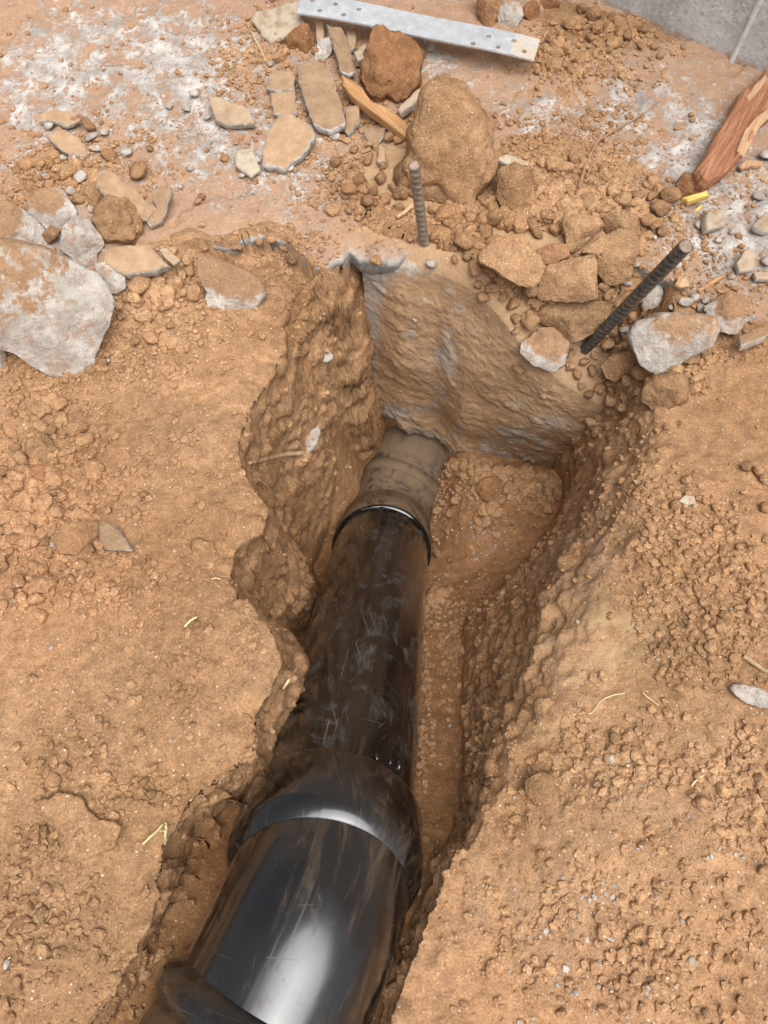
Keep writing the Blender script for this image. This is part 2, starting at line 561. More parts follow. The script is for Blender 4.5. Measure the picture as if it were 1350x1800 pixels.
# loose soil lying on the slab (metres)
COVER = [(960, 400, 190, 140, 0.035), (1010, 250, 130, 70, 0.016), (960, 120, 120, 60, 0.022), (1090, 60, 110, 40, 0.030), (780, 420, 110, 60, 0.022),
         (860, 520, 160, 90, 0.030), (1100, 560, 200, 70, 0.030), (640, 340, 60, 40, 0.016), (420, 60, 60, 70, 0.012), (130, 300, 75, 45, 0.014),
         (1300, 590, 140, 40, 0.018), (560, 140, 90, 80, 0.010), (720, 250, 130, 90, 0.014), (60, 250, 40, 60, 0.010), (1000, 30, 90, 40, 0.02),
         (450, 470, 150, 50, 0.006), (20, 640, 140, 60, 0.02)]

def slab_top(P):
    P3 = np.column_stack([P, np.zeros(len(P))])
    h = 0.006 * fbm(P3, 7.0, 3) + 0.0045 * fbm(P3, 26.0, 4, 0.55, 3.1) + 0.0016 * fbm(P3, 120.0, 3, 0.6, 8.0)
    pit = fbm(P3, 15.0, 4, 0.5, 41.0)
    h -= 0.006 * smooth(0.10, 0.30, pit)
    return h

def axis_coords(segs):
    out = [segs[0][0]]
    for a, b, st in segs:
        n = max(1, int(round((b - a) / st)))
        out += list(np.linspace(a, b, n + 1)[1:])
    return out

def stretch(v0, first, n, ratio, sign):
    out, s, v = [], first, v0
    for _ in range(n):
        v += sign * s
        s *= ratio
        out.append(v)
    return out

def terrain(P2):
    """level of the soil at the points P2 and the fields that shape its relief"""
    P3 = np.column_stack([P2, np.zeros(len(P2))])
    core = (np.abs(P2[:, 0]) < 1.3) & (P2[:, 1] > -0.6) & (P2[:, 1] < 1.8)
    Z = base_level(P2[:, 1]) + 0.010 * fbm(P3, 3.1, 3, 0.5, 2.0)
    idx = np.where(core & (P2[:, 0] > -0.6) & (P2[:, 0] < 0.7) & (P2[:, 1] < 0.95))[0]
    H3 = P3[idx]
    # wander of the rim, so that the edge breaks away in bites
    bite = 0.002 + 0.006 * smooth(-0.30, -0.05, floor_level(P2[idx, 1]))
    Q = P2[idx] + np.column_stack([0.011 * fbm(H3, 11, 3, 0.55, 5.0) + bite * fbm(H3, 45, 3, 0.6, 9.0),
                                   0.011 * fbm(H3, 11, 3, 0.55, 25.0) + bite * fbm(H3, 45, 3, 0.6, 29.0)])
    ins = inside(Q, rim)
    d_rim = seg_dist(Q, rim)
    d_flo = np.where(inside(Q, flo), 0.0, seg_dist(Q, flo))
    t = d_rim / np.maximum(d_rim + d_flo, 1e-6)
    rt = smooth(0.05, 0.20, P2[idx, 0])
    t = np.where(rt > 0, t ** (1 + 0.75 * rt), t)              # the right bank rounds over, then drops
    t = smooth(0.0, 1.0, t) * 0.4 + t * 0.6
    t = np.minimum(t, d_rim / (0.014 + 0.065 * np.clip(-floor_level(P2[idx, 1]) + 0.02, 0, 0.6)))
    # ledges on the banks
    led = 0.5 + 0.5 * fbm(H3, 8.0, 2, 0.5, 60.0)
    steps = 4.0
    tq = (np.floor(t * steps + led) - led + smooth(0.25, 0.95, (t * steps + led) % 1.0)) / steps
    t = np.where((t > 0.04) & (t < 0.97), 0.62 * t + 0.38 * np.clip(tq, 0, 1), t)
    t = np.clip(t, 0, 1)
    zf = floor_level(P2[idx, 1]) + 0.012 * fbm(H3, 9, 3, 0.5, 70.0)
    # the soil is heaped up right of the pipe at the far end
    zf = zf + 0.42 * np.clip(P2[idx, 0] - 0.095, 0, 0.3) * smooth(0.0, 0.15, P2[idx, 1]) * smooth(0.66, 0.50, P2[idx, 1])
    zf = zf + 0.34 * smooth(-0.025, -0.12, P2[idx, 0]) * smooth(0.46, 0.66, P2[idx, 1])
    zf = zf + 0.125 * smooth(0.07, 0.17, P2[idx, 0]) * smooth(0.40, 0.60, P2[idx, 1])
    zi = Z[idx]
    right = smooth(0.0, 0.15, P2[idx, 0])
    amt = 0.010 + 0.030 * right * smooth(0.75, 0.45, P2[idx, 1])
    zi = np.where(ins, zi + (zf - zi) * t - amt * (1 - t), zi - amt * np.exp(-d_rim / (0.030 + 0.10 * right)))
    Z[idx] = zi
    D = np.full(len(P2), 1.0); D[idx] = d_rim
    INS = np.zeros(len(P2), bool); INS[idx] = ins
    T = np.zeros(len(P2)); T[idx] = np.where(ins, t, 0)
    # under and on the slab
    in_slab = np.zeros(len(P2), bool)
    ci = np.where(core)[0]
    in_slab[ci] = inside(P2[ci], slab_poly)
    d_slab = np.full(len(P2), 1.0)
    d_slab[ci] = seg_dist(P2[ci], slab_poly[:len(SLAB_EDGE)], False)
    cover = np.zeros(len(P2)); cover[ci] = blobs(P2[ci], COVER)
    zs = -0.013 + cover * 0.62 + 0.007 * fbm(P3, 14, 4, 0.55, 81.0)
    w = np.where(in_slab, smooth(0.0, 0.04, d_slab), 0.0)
    Z = np.where(core & ~INS, Z * (1 - w) + zs * w, Z)
    # by the hole the soil lies a little under the slab lip; further left it is banked up over it
    lip = np.exp(-(d_slab / 0.05) ** 2)
    Z = np.where(core & ~INS & ~in_slab, Z - 0.042 * lip * smooth(-0.30, -0.22, P2[:, 0]) * smooth(0.06, 0.02, P2[:, 0]), Z)
    Z = np.where(core & ~INS, Z + 0.022 * lip * (1 - smooth(-0.30, -0.24, P2[:, 0])), Z)
    # behind the footing the soil climbs from its sloping top
    fy, fz = np.interp(P2[:, 0], ft[:, 0], ft[:, 1]), np.interp(P2[:, 0], ft[:, 0], ft[:, 2])
    wy = np.maximum(fy, np.interp(P2[:, 0], fb[:, 0], fb[:, 1])) + 0.035
    bank = np.minimum(fz + (P2[:, 1] - fy) * 1.05 - 0.006 + 0.012 * fbm(P3, 26, 3, 0.6, 15.0), 0.004)
    okb = core & (P2[:, 0] > ft[0, 0] + 0.012) & (P2[:, 0] < ft[-1, 0] + 0.05) & (P2[:, 1] > fy + 0.002) & (P2[:, 1] < fy + 0.26)
    Z = np.where(okb & (P2[:, 1] > wy), np.where(INS, np.maximum(Z, bank), np.minimum(Z, bank + 0.012)), Z)
    # hand-shaped humps: the rounded crest of the right bank, the shelf of the left one
    Z = Z + np.where(core, blobs(P2, [(1168, 690, 60, 45, 0.020), (1130, 830, 90, 70, 0.018), (1060, 1010, 50, 90, 0.014), (1020, 1450, 120, 110, 0.018),
                                      (950, 1390, 26, 24, 0.010), (1010, 1230, 60, 50, 0.010), (150, 1480, 60, 50, 0.008), (370, 1130, 90, 110, 0.012),
                                      (360, 760, 70, 60, 0.010), (240, 1300, 130, 120, 0.010), (1150, 1260, 120, 80, -0.010), (1180, 1080, 80, 60, -0.008)]), 0)
    return Z, core, INS, T, D, in_slab

def stretch_axis(v, n=34):
    return np.array(stretch(v[0], 0.004, n, 1.27, -1)[::-1] + list(v) + stretch(v[-1], 0.004, n, 1.27, 1))

# a first coarse pass finds the steep banks; the columns of the mesh crowd together there
cx, cy = np.arange(-0.98, 0.9801, 0.006), np.arange(-0.36, 1.4501, 0.006)
CX, CY = np.meshgrid(cx, cy)
Zc = terrain(np.column_stack([CX.ravel(), CY.ravel()]))[0].reshape(CX.shape)
slope = np.abs(np.gradient(Zc, 0.006, axis=1))
dens = 1.0 + 1.5 * np.minimum(slope, 4.0) + 0.6 * (np.abs(CX) < 0.5)
for _ in range(3):
    dens[1:-1] = (dens[:-2] + dens[1:-1] * 2 + dens[2:]) / 4
    dens[:, 1:-1] = (dens[:, :-2] + dens[:, 1:-1] * 2 + dens[:, 2:]) / 4
NX = 800
cum = np.concatenate([np.zeros((len(cy), 1)), np.cumsum((dens[:, 1:] + dens[:, :-1]) / 2, axis=1)], 1)
cum /= cum[:, -1:]
xmap = np.array([np.interp(np.linspace(0, 1, NX), cum[k], cx) for k in range(len(cy))])
ys_core = np.array(axis_coords([(-0.36, 0.58, 0.0022), (0.58, 0.76, 0.0011), (0.76, 1.45, 0.0037)]))
ys = stretch_axis(ys_core)
yk = np.clip(ys, -0.36, 1.45)
fi = np.clip((yk + 0.36) / 0.006, 0, len(cy) - 1.001)
k0 = fi.astype(int); fr = (fi - k0)[:, None]
XC = xmap[k0] * (1 - fr) + xmap[np.minimum(k0 + 1, len(cy) - 1)] * fr
outl = np.array(stretch(-0.98, 0.004, 34, 1.27, -1)[::-1]); outr = np.array(stretch(0.98, 0.004, 34, 1.27, 1))
XX = np.hstack([np.repeat(outl[None, :], len(ys), 0), XC, np.repeat(outr[None, :], len(ys), 0)])
YY = np.repeat(ys[:, None], XX.shape[1], 1)
xs = np.arange(XX.shape[1])
P2 = np.column_stack([XX.ravel(), YY.ravel()])
Z, core, INS, T, D_rim, in_slab = terrain(P2)

# --- relief: lumps and crumbs pushed out along the surface normal
G3 = np.dstack([XX, YY, Z.reshape(XX.shape)])
nrm = np.cross(np.gradient(G3, axis=1), np.gradient(G3, axis=0)).reshape(-1, 3)
nrm /= np.maximum(np.linalg.norm(nrm, axis=1, keepdims=True), 1e-12)
V = np.column_stack([P2, Z])
ci = np.where(core)[0]
Vc = V[ci]
on_slab_c = in_slab[ci].astype(float)
edge_c = np.exp(-(D_rim[ci] / 0.075))
wall_c = np.where(INS[ci], smooth(0.02, 0.15, T[ci]) * smooth(1.0, 0.80, T[ci]), 0)
flo_c = np.where(INS[ci], smooth(0.85, 1.0, T[ci]), 0)
right_c = smooth(0.06, 0.22, Vc[:, 0]) * smooth(0.8, 0.6, Vc[:, 1])
patch = smooth(0.02, 0.36, fbm(Vc, 5.5, 3, 0.5, 90.0))
rough = np.clip(0.08 + 0.40 * patch + 0.75 * edge_c + 0.5 * wall_c + 0.12 * right_c - 0.10 * wall_c, 0.08, 1.35) * (1 - 0.88 * flo_c) * np.where(INS[ci], 1 - 0.7 * smooth(0.12, 0.02, Vc[:, 1]), 1) * (1 - 0.6 * on_slab_c)
disp = 0.010 * fbm(Vc, 13, 4, 0.55, 12.0) * (0.4 + 0.6 * np.clip(edge_c + wall_c + right_c, 0, 1))
Vw = Vc + 0.030 * np.column_stack([fbm(Vc, 13, 2, 0.5, k * 7.0 + 2) for k in range(3)])
disp += 0.011 * wall_c * fbm(Vw, 17, 5, 0.66, 33.0, True)
disp -= 0.013 * np.clip(wall_c + 0.35 * edge_c, 0, 1) * (1 - 0.85 * smooth(0.02, 0.12, Vc[:, 0])) * smooth(0.66, 0.50, Vc[:, 1])           # crumbs stand out, the bank itself stays where it is
disp += 0.006 * wall_c * fbm(Vw, 45, 4, 0.72, 36.0)
disp += 0.010 * wall_c * fbm(Vc, 7, 2, 0.5, 35.0)
disp += rough * (0.0085 * lumps(Vc, 0.034, 1) * smooth(-0.05, 0.35, fbm(Vc, 9, 2, 0.5, 50.0) + 0.25 * edge_c)
                 + 0.0050 * lumps(Vc, 0.016, 2) * smooth(-0.15, 0.30, fbm(Vc, 14, 2, 0.5, 55.0) + 0.2 * edge_c)
                 + 0.0020 * lumps(Vc, 0.0075, 3) * smooth(-0.1, 0.25, fbm(Vc, 20, 2, 0.5, 57.0)))
disp += 0.0022 * fbm(Vc, 60, 5, 0.66, 44.0) * (0.7 + 0.6 * rough)
V[ci] += nrm[ci] * disp[:, None]

damp = np.zeros(len(P2)); damp[ci] = np.clip(0.15 * wall_c + 0.85 * flo_c + 0.35 * np.where(INS[ci], smooth(0.3, 0.9, T[ci]), 0), 0, 0.9)
pale = blobs(P2, [(1090, 1110, 75, 60, 0.9), (1010, 1290, 60, 40, 0.3), (590, 560, 40, 80, 0.3)]) * core
greyish = blobs(P2, [(1060, 930, 60, 120, 0.7), (1020, 1130, 40, 120, 0.5), (950, 1620, 120, 150, 0.45), (880, 1190, 26, 22, 1.0), (1150, 1420, 150, 60, 0.4)]) * core
chalk = np.clip(blobs(P2, [(920, 200, 70, 35, 1.0), (1080, 190, 60, 45, 1.0), (870, 370, 40, 20, 0.8), (1130, 150, 60, 60, 0.8), (1150, 240, 40, 30, 0.6), (1140, 300, 30, 30, 0.6)]), 0, 1) * core
ground = mesh_obj('ground', V, grid_faces(len(ys), len(xs)), M['ground'], attrs={'damp': damp, 'pale': np.clip(pale, 0, 1), 'greyish': np.clip(greyish, 0, 1), 'chalk': chalk})
tag(ground, 'brown sandy soil with a steep narrow trench dug into it', 'soil', kind='structure')

TRI = {}
def bvh_add(key, V, F):
    TRI[key] = BVHTree.FromPolygons([tuple(v) for v in V.tolist()], F.tolist(), all_triangles=False)

# ------------------------------------------------------------------ concrete slab
def densify(poly, step, jitter, seed):
    rng = np.random.default_rng(seed)
    out = []
    n = len(poly)
    for k in range(n):
        a, b = poly[k], poly[(k + 1) % n]
        m = max(1, int(np.linalg.norm(b - a) / step))
        for j in range(m):
            out.append(a + (b - a) * j / m)
    out = np.array(out)
    if jitter:
        P = np.column_stack([out, np.zeros(len(out))])
        out = out + np.column_stack([fbm(P, 28, 4, 0.6, seed), fbm(P, 28, 4, 0.6, seed + 50)]) * jitter
    return out

# grid whose rows start on the ragged front edge and run back under the wall
edge_line = np.array([G(*q)[:2] for q in SLAB_EDGE])
sx = np.array(axis_coords([(-3.0, -0.9, 0.06), (-0.9, 0.0, 0.0032), (0.0, 0.9, 0.0042), (0.9, 3.0, 0.06)]))
ordr = np.argsort(edge_line[:, 0])
ey = np.interp(sx, edge_line[ordr, 0], edge_line[ordr, 1])
E3 = np.column_stack([sx, ey, np.zeros(len(sx))])
ey = ey + 0.010 * fbm(E3, 24, 4, 0.6, 7.0) + 0.004 * fbm(E3, 90, 3, 0.6, 3.0)
back = np.array([0.0] + list(np.cumsum(np.concatenate([np.full(260, 0.0032), 0.004 * 1.22 ** np.arange(18)]))))
SXX = np.repeat(sx[None, :], len(back), 0)
SYY = ey[None, :] + back[:, None]
SP2 = np.column_stack([SXX.ravel(), SYY.ravel()])
sz = slab_top(SP2)
depth_in = np.repeat(back[:, None], len(sx), 1).ravel()
sz -= 0.008 * np.exp(-depth_in / 0.008)
bare_l = [(70, 160, 120, 110, 0.75), (330, 120, 150, 90, 0.75), (200, 60, 160, 60, 0.55), (130, 380, 70, 60, 0.6), (430, 250, 120, 80, 0.55), (300, 250, 120, 70, 0.3),
          (520, 330, 90, 60, 0.35), (1120, 200, 90, 90, 0.6), (1260, 280, 110, 110, 0.8), (1290, 430, 110, 90, 0.85), (930, 190, 80, 50, 0.6), (880, 360, 60, 40, 0.5), (780, 110, 70, 40, 0.5), (20, 430, 60, 60, 0.6)]
S3 = np.column_stack([SP2, np.zeros(len(SP2))])
rel = fbm(S3, 30, 5, 0.62, 91.0) + 0.6 * fbm(S3, 11, 3, 0.5, 95.0, True)
bl = blobs(SP2, bare_l)
sz = sz + 0.0045 * rel * np.clip(0.3 + bl, 0, 1)
bare = np.clip(0.16 + 0.32 * rel + bl * (0.55 + 0.8 * rel), 0, 1)
edge_a = np.exp(-(depth_in / 0.006)) * (SP2[:, 0] < 0.05)
top = np.column_stack([SP2, sz])
nr, nc = len(back), len(sx)
# broken front face, leaning back under the lip, then the underside
def slab_row(dz, dy, amp, off):
    P = np.column_stack([sx, ey, np.full(nc, dz)])
    return np.column_stack([sx, ey + dy + amp * fbm(P, 40, 4, 0.6, off), sz[:nc] + dz + amp * 0.5 * fbm(P, 33, 3, 0.6, off + 9)])
rows = [slab_row(-0.052, 0.10, 0.004, 4.0), slab_row(-0.050, 0.022, 0.006, 4.5), slab_row(-0.036, 0.010, 0.006, 5.0), slab_row(-0.024, 0.004, 0.006, 6.0), slab_row(-0.013, 0.001, 0.005, 7.0), slab_row(-0.005, 0.0, 0.003, 8.0)]
SV = np.vstack(rows + [top])
SF = grid_faces(nr + len(rows), nc)
e_all = np.concatenate([np.full(nc * len(rows), 1.0), edge_a])
b_all = np.concatenate([np.full(nc * len(rows), 0.8), bare])
slab = mesh_obj('concrete_slab', SV, SF, M['slab'], attrs={'bare': b_all, 'edge': e_all})
tag(slab, 'rough concrete slab smeared with soil, its edge broken off above the trench', 'slab', kind='structure')

# ------------------------------------------------------------------ footing under the slab
nu, nv = 210, 150
u = np.linspace(0, len(ft) - 1, nu)
def along(C):
    k = np.arange(len(C))
    raw = np.column_stack([np.interp(u, k, C[:, j]) for j in range(3)])
    ker = np.array([1, 2, 3, 4, 3, 2, 1.0]); ker /= ker.sum()
    pad = np.vstack([np.repeat(raw[:1], 3, 0), raw, np.repeat(raw[-1:], 3, 0)])
    for _ in range(2):
        raw = np.column_stack([np.convolve(pad[:, j], ker, 'valid') for j in range(3)])
        pad = np.vstack([np.repeat(raw[:1], 3, 0), raw, np.repeat(raw[-1:], 3, 0)])
    return raw
Tl, Bl = along(ft), along(fb)
rowsF = []
sv = np.linspace(0, 1, nv)
for s in sv:
    r = Tl + (Bl - Tl) * s
    r[:, 1] -= 0.022 * math.sin(math.pi * s) * smooth(0, 40, np.arange(nu)) # the poured face bellies out
    rowsF.append(r)
def up_back(dy):
    r = Tl + np.array([0, dy, dy * 1.05])
    r[:, 2] = np.maximum(np.minimum(r[:, 2], 0.002), Tl[:, 2] + 0.002)
    return r
back_top = [up_back(q) for q in np.linspace(0.20, 0.006, 30)]
NB = len(back_top)
back_bot = [Bl + np.array([0, 0.010, -0.012]), Bl + np.array([0, 0.03, -0.016]), Bl + np.array([0, 0.14, -0.014])]
FVg = np.array(back_top + rowsF + back_bot)
nR = FVg.shape[0]
FV = FVg.reshape(-1, 3)
du = np.gradient(FVg, axis=1); dv = np.gradient(FVg, axis=0)
fn = np.cross(dv, du).reshape(-1, 3)
fn /= np.maximum(np.linalg.norm(fn, axis=1, keepdims=True), 1e-9)
if fn[:, 1].mean() > 0: fn = -fn
sF = np.repeat(np.concatenate([np.zeros(NB), sv, [1, 1, 1]])[:, None], nu, 1).ravel()
uF = np.repeat((u / (len(ft) - 1))[None, :], nR, 0).ravel()
d = 0.014 * fbm(FV, 6, 3, 0.45, 3.0) + 0.0034 * fbm(FV + 0.02 * np.column_stack([fbm(FV, 20, 2, 0.5, k * 5.0) for k in range(3)]), 55, 5, 0.78, 17.0) + 0.0030 * fbm(FV, 24, 5, 0.6, 13.0) + 0.0035 * lumps(FV, 0.026, 4) * smooth(-0.05, 0.3, fbm(FV, 10, 2, 0.5, 63.0)) + 0.0012 * lumps(FV, 0.010, 6) * smooth(0.0, 0.3, fbm(FV, 13, 2, 0.5, 73.0)) + 0.0009 * fbm(FV, 130, 3, 0.7, 23.0)
d *= 0.35 + 0.65 * smooth(0.0, 0.12, sF)
d += 0.010 * smooth(0.80, 1.0, sF) * fbm(FV, 24, 4, 0.6, 43.0, True)
FV = FV + fn * d[:, None]
def near_px(lst):
    out = np.zeros(len(FV))
    dd = FV - np.array([0, 0, CAM_H])
    dep = dd[:, 1] * CP - dd[:, 2] * SP
    px = 675 + FPX * dd[:, 0] / dep
    py = 900 - FPX * (dd[:, 1] * SP + dd[:, 2] * CP) / dep
    for x, y, rx, ry, h in lst:
        out += h * np.exp(-((px - x) / rx) ** 2 - ((py - y) / ry) ** 2)
    return np.clip(out, 0, 1)
nz = fbm(FV, 60, 5, 0.65, 77.0)
streak = np.clip(near_px([(655, 560, 16, 70, 0.9), (652, 650, 10, 60, 0.9), (660, 500, 22, 30, 0.8), (793, 640, 11, 28, 0.9), (775, 680, 9, 30, 0.5), (748, 640, 18, 60, 0.35), (965, 742, 34, 16, 0.8)]) + 0.55 * nz * 1.0 - 0.12, 0, 1)
streak *= near_px([(655, 560, 40, 130, 1), (790, 650, 60, 80, 1), (965, 742, 50, 30, 1)])
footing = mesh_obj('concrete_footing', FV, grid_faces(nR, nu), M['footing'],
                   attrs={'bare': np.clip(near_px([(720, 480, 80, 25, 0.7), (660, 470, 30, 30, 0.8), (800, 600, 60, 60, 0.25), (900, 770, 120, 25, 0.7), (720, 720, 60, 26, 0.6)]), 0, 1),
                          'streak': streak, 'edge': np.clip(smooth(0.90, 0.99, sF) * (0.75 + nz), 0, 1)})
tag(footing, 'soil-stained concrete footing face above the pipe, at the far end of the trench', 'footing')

bvh_add('ground', V, grid_faces(len(ys), len(xs)))
bvh_add('slab', SV, SF)
bvh_add('footing', FV, grid_faces(nR, nu))

def cast(o, d):
    best = None
    for k in ('ground', 'slab', 'footing'):
        h = TRI[k].ray_cast(Vector(o), Vector(d).normalized())
        if h[0] is not None and (best is None or h[3] < best[3]):
            best = h
    return best

def hit(px, py):
    h = cast((0, 0, CAM_H), ray(px, py))
    return np.array(h[0]) if h else on_base(px, py)

def drop(x, y, z0=0.5):
    h = cast((x, y, z0), (0, 0, -1))
    return (np.array(h[0]), np.array(h[1])) if h else (np.array([x, y, 0.0]), np.array([0, 0, 1.0]))

# ------------------------------------------------------------------ concrete wall behind
W0, W1 = G(1045, 0), G(1350, 132)
wd = (W1 - W0); wd /= np.linalg.norm(wd)
wnm = np.array([wd[1], -wd[0], 0.0])
if wnm[1] > 0: wnm = -wnm
def mat_wall():
    N = Nodes('wall_concrete')
    c = N.mix(N.ramp(N.noise(14, 6, 0.65), 0.34, 0.68), (0.40, 0.40, 0.385), (0.58, 0.58, 0.565))
    st = N.noise(1.0, 5, 0.65, N.mapping(N.co, (60, 60, 5)))
    c = N.mix(N.ramp(st, 0.45, 0.72, 0, 0.55), c, (0.62, 0.62, 0.60))
    c = N.mix(N.ramp(N.noise(120, 4, 0.75), 0.48, 0.66, 0, 0.7), c, (0.68, 0.675, 0.66))
    c = N.mix(N.ramp(N.noise(150, 3, 0.75, N.mapping(N.co, (1, 1, 1), (4, 2, 1))), 0.54, 0.66, 0, 0.6), c, (0.26, 0.255, 0.24))
    # soil splashed up the foot of the wall
    foot = N.math('ADD', N.ramp(N.sep(N.co, 2), 0.0, 0.035, 0.42, -0.2), N.math('MULTIPLY', N.math('SUBTRACT', N.noise(45, 6, 0.7), 0.5), 0.7))
    c = N.mix(N.ramp(foot, 0.30, 0.50), c, (0.42, 0.285, 0.18))
    b = N.bump(N.noise(170, 6, 0.75), 0.55, 0.004)
    return N.done(c, 0.85, b, 0.3)
M['wall'] = mat_wall()
wallE = bpy.data.objects.new('concrete_wall', None); COL.objects.link(wallE)
wallE.location = tuple(W0)
tag(wallE, 'grey cement wall standing at the back right above the soil', 'wall')
def wall_grid():
    a = np.array(axis_coords([(-3.0, -0.5, 0.25), (-0.5, 1.0, 0.012), (1.0, 4.0, 0.25)]))
    z = np.array(axis_coords([(-0.25, 0.6, 0.012), (0.6, 1.6, 0.1)]))
    A, Zz = np.meshgrid(a, z)
    P = W0[None, :] + A.ravel()[:, None] * wd[None, :] + np.column_stack([np.zeros(A.size), np.zeros(A.size), Zz.ravel()])
    P = P + wnm[None, :] * (0.003 * fbm(P, 9, 4) + 0.0012 * fbm(P, 60, 3))[:, None]
    n = len(P)
    Fr = grid_faces(len(z), len(a))
    back = P - wnm[None, :] * 0.20
    ring = list(range(len(a))) + [r * len(a) + len(a) - 1 for r in range(1, len(z))] + [n - 1 - k for k in range(1, len(a))] + [r * len(a) for r in range(len(z) - 2, 0, -1)]
    side = [[ring[k], ring[(k + 1) % len(ring)], ring[(k + 1) % len(ring)] + n, ring[k] + n] for k in range(len(ring))]
    return np.vstack([P, back]) - W0, np.vstack([Fr, Fr[:, ::-1] + n, np.array(side, np.int32)])
wv, wf = wall_grid()
mesh_obj('wall_face', wv, wf, M['wall'], wallE)
s0 = float((G(1285, 108) - W0) @ wd)
zz = np.linspace(-0.2, 1.55, 90)
rowsW = []
for off, pr in ((-0.006, -0.003), (-0.003, 0.0025), (0.0, 0.0035), (0.003, 0.002), (0.006, -0.003)):
    P = np.column_stack([np.zeros(90), np.zeros(90), zz]) + wd * (s0 + off)
    P = P + wnm * pr + wd * (0.003 * fbm(P, 18, 3))[:, None] + wnm * (0.002 * fbm(P, 40, 3, 0.6, 4.0))[:, None]
    rowsW.append(P)
mesh_obj('seam', np.vstack(rowsW), grid_faces(5, 90), mat_plain('seam_mortar', (0.50, 0.50, 0.48), (0.72, 0.72, 0.70), 60), wallE)

# ------------------------------------------------------------------ the drain pipe
def frames(path):
    T = np.gradient(path, axis=0)
    T /= np.linalg.norm(T, axis=1, keepdims=True)
    up = np.array([0, 0.3, 1.0])
    N0 = up - (up @ T[0]) * T[0]; N0 /= np.linalg.norm(N0)
    Ns = [N0]
    for k in range(1, len(path)):
        n = Ns[-1] - (Ns[-1] @ T[k]) * T[k]
        Ns.append(n / np.linalg.norm(n))
    Ns = np.array(Ns)
    return T, Ns, np.cross(T, Ns)

def sweep(name, path, radii, mat, parent, seg=72, cap=True, v0=0.0, soil=0.0, wobble=0.0, tilt=None):
    path = np.asarray(path, float); radii = np.asarray(radii, float)
    T, N, B = frames(path) if tilt is None else tilt
    a = np.linspace(0, 2 * math.pi, seg + 1)
    n = len(path)
    Vv = path[:, None, :] + radii[:, None, None] * (np.cos(a)[None, :, None] * N[:, None, :] + np.sin(a)[None, :, None] * B[:, None, :])
    L = np.concatenate([[0], np.cumsum(np.linalg.norm(np.diff(path, axis=0), axis=1))]) + v0
    uvv = np.stack([np.repeat((a * 0.09)[None, :], n, 0), np.repeat(L[:, None], seg + 1, 1)], 2).reshape(-1, 2)
    Vv = Vv.reshape(-1, 3)
    if wobble:
        Vv = Vv + wobble * np.column_stack([fbm(Vv, 30, 2, 0.5, k * 11.0) for k in range(3)])
    F = grid_faces(n, seg + 1).tolist()
    if cap:
        F.append(list(range(seg)))
        F.append([(n - 1) * (seg + 1) + k for k in range(seg)][::-1])
    me_soil = np.full(len(Vv), soil) if np.isscalar(soil) else np.repeat(np.asarray(soil)[:, None], seg + 1, 1).ravel()
    o = mesh_obj(name, Vv, F, mat, parent, True, uvv, {'soil': me_soil})
    return o

def profile(P, D, keys, n_per=0.004):
    """straight piece: P start, D unit direction, keys [(s, r)] -> path, radii with crisp steps"""
    s, r = zip(*keys)
    S, Rr = [], []
    for k in range(len(s) - 1):
        m = max(1, int(abs(s[k + 1] - s[k]) / 0.02))
        for j in range(m):
            S.append(s[k] + (s[k + 1] - s[k]) * j / m); Rr.append(r[k] + (r[k + 1] - r[k]) * j / m)
    S.append(s[-1]); Rr.append(r[-1])
    S = np.array(S) + np.arange(len(S)) * 1e-5
    return P + np.outer(S, D), np.array(Rr)

OD = 0.1717
R0 = OD / 2
def at_depth(px, py, z):
    return np.array([0, 0, CAM_H]) + ray(px, py) * z
PA = at_depth(672, 960, OD * FPX / 162)
PB = at_depth(603, 1335, OD * FPX / 260)
S_dir = (PA - PB) / np.linalg.norm(PA - PB)          # down the trench, away from the camera
E_dir = np.array([-0.44, -0.90, 0.02]); E_dir /= np.linalg.norm(E_dir)   # the level run under the camera
pipeE = bpy.data.objects.new('drain_pipe', None); COL.objects.link(pipeE)
tag(pipeE, 'black plastic drain pipe with socket bends running down into the trench', 'pipe')
M['pipe'] = mat_pipe("pipe_plastic", 0.48, 0.72, (0.095, 0.090, 0.083), 0.11)
M['elbow'] = mat_pipe('elbow_plastic', 0.53, 0.80, (0.10, 0.072, 0.050), 0.13, 0.20)
M['dusty'] = mat_pipe('dusty_plastic', 0.34, 0.60, (0.185, 0.125, 0.078), 0.28, 0.4)
LAB = np.linalg.norm(PA - PB)
# straight length
pp, rr = profile(PB, S_dir, [(-0.15, R0), (LAB + 0.10, R0)])
sweep('pipe', pp, rr, M['pipe'], pipeE)
# near bend: socket over the pipe, then the curve to the level
sock_r = R0 * 1.11
body_r = R0 * 1.0
def bend(P0, d0, d1, La, Lb, q, n=26):
    """from P0 along d0, La to the corner, then Lb along d1, rounded"""
    C = P0 + d0 * La
    a, b = C - d0 * q, C + d1 * q
    pts = [P0 + d0 * s for s in np.linspace(0, La - q, 6)]
    for tt in np.linspace(0, 1, n)[1:]:
        pts.append((1 - tt) ** 2 * a + 2 * tt * (1 - tt) * C + tt ** 2 * b)
    for s in np.linspace(q, Lb, 14)[1:]:
        pts.append(C + d1 * s)
    return np.array(pts)
NEAR = -S_dir
elb = bend(PB + NEAR * 0.13, NEAR, E_dir, 0.070, 0.42, 0.045)
elbow = sweep('elbow', elb, np.full(len(elb), body_r), M['elbow'], pipeE, 96, soil=np.interp(np.arange(len(elb)), [0, 14, 26, 34], [0.20, 0.15, 0.02, 0.0]))
pp, rr = profile(PB, NEAR, [(0.0945, R0 * 1.004), (0.094, sock_r - 0.0035), (0.0955, sock_r - 0.0008), (0.098, sock_r), (0.156, sock_r + 0.0012), (0.159, sock_r + 0.0006),
                            (0.177, body_r + 0.0010), (0.178, body_r - 0.002)])
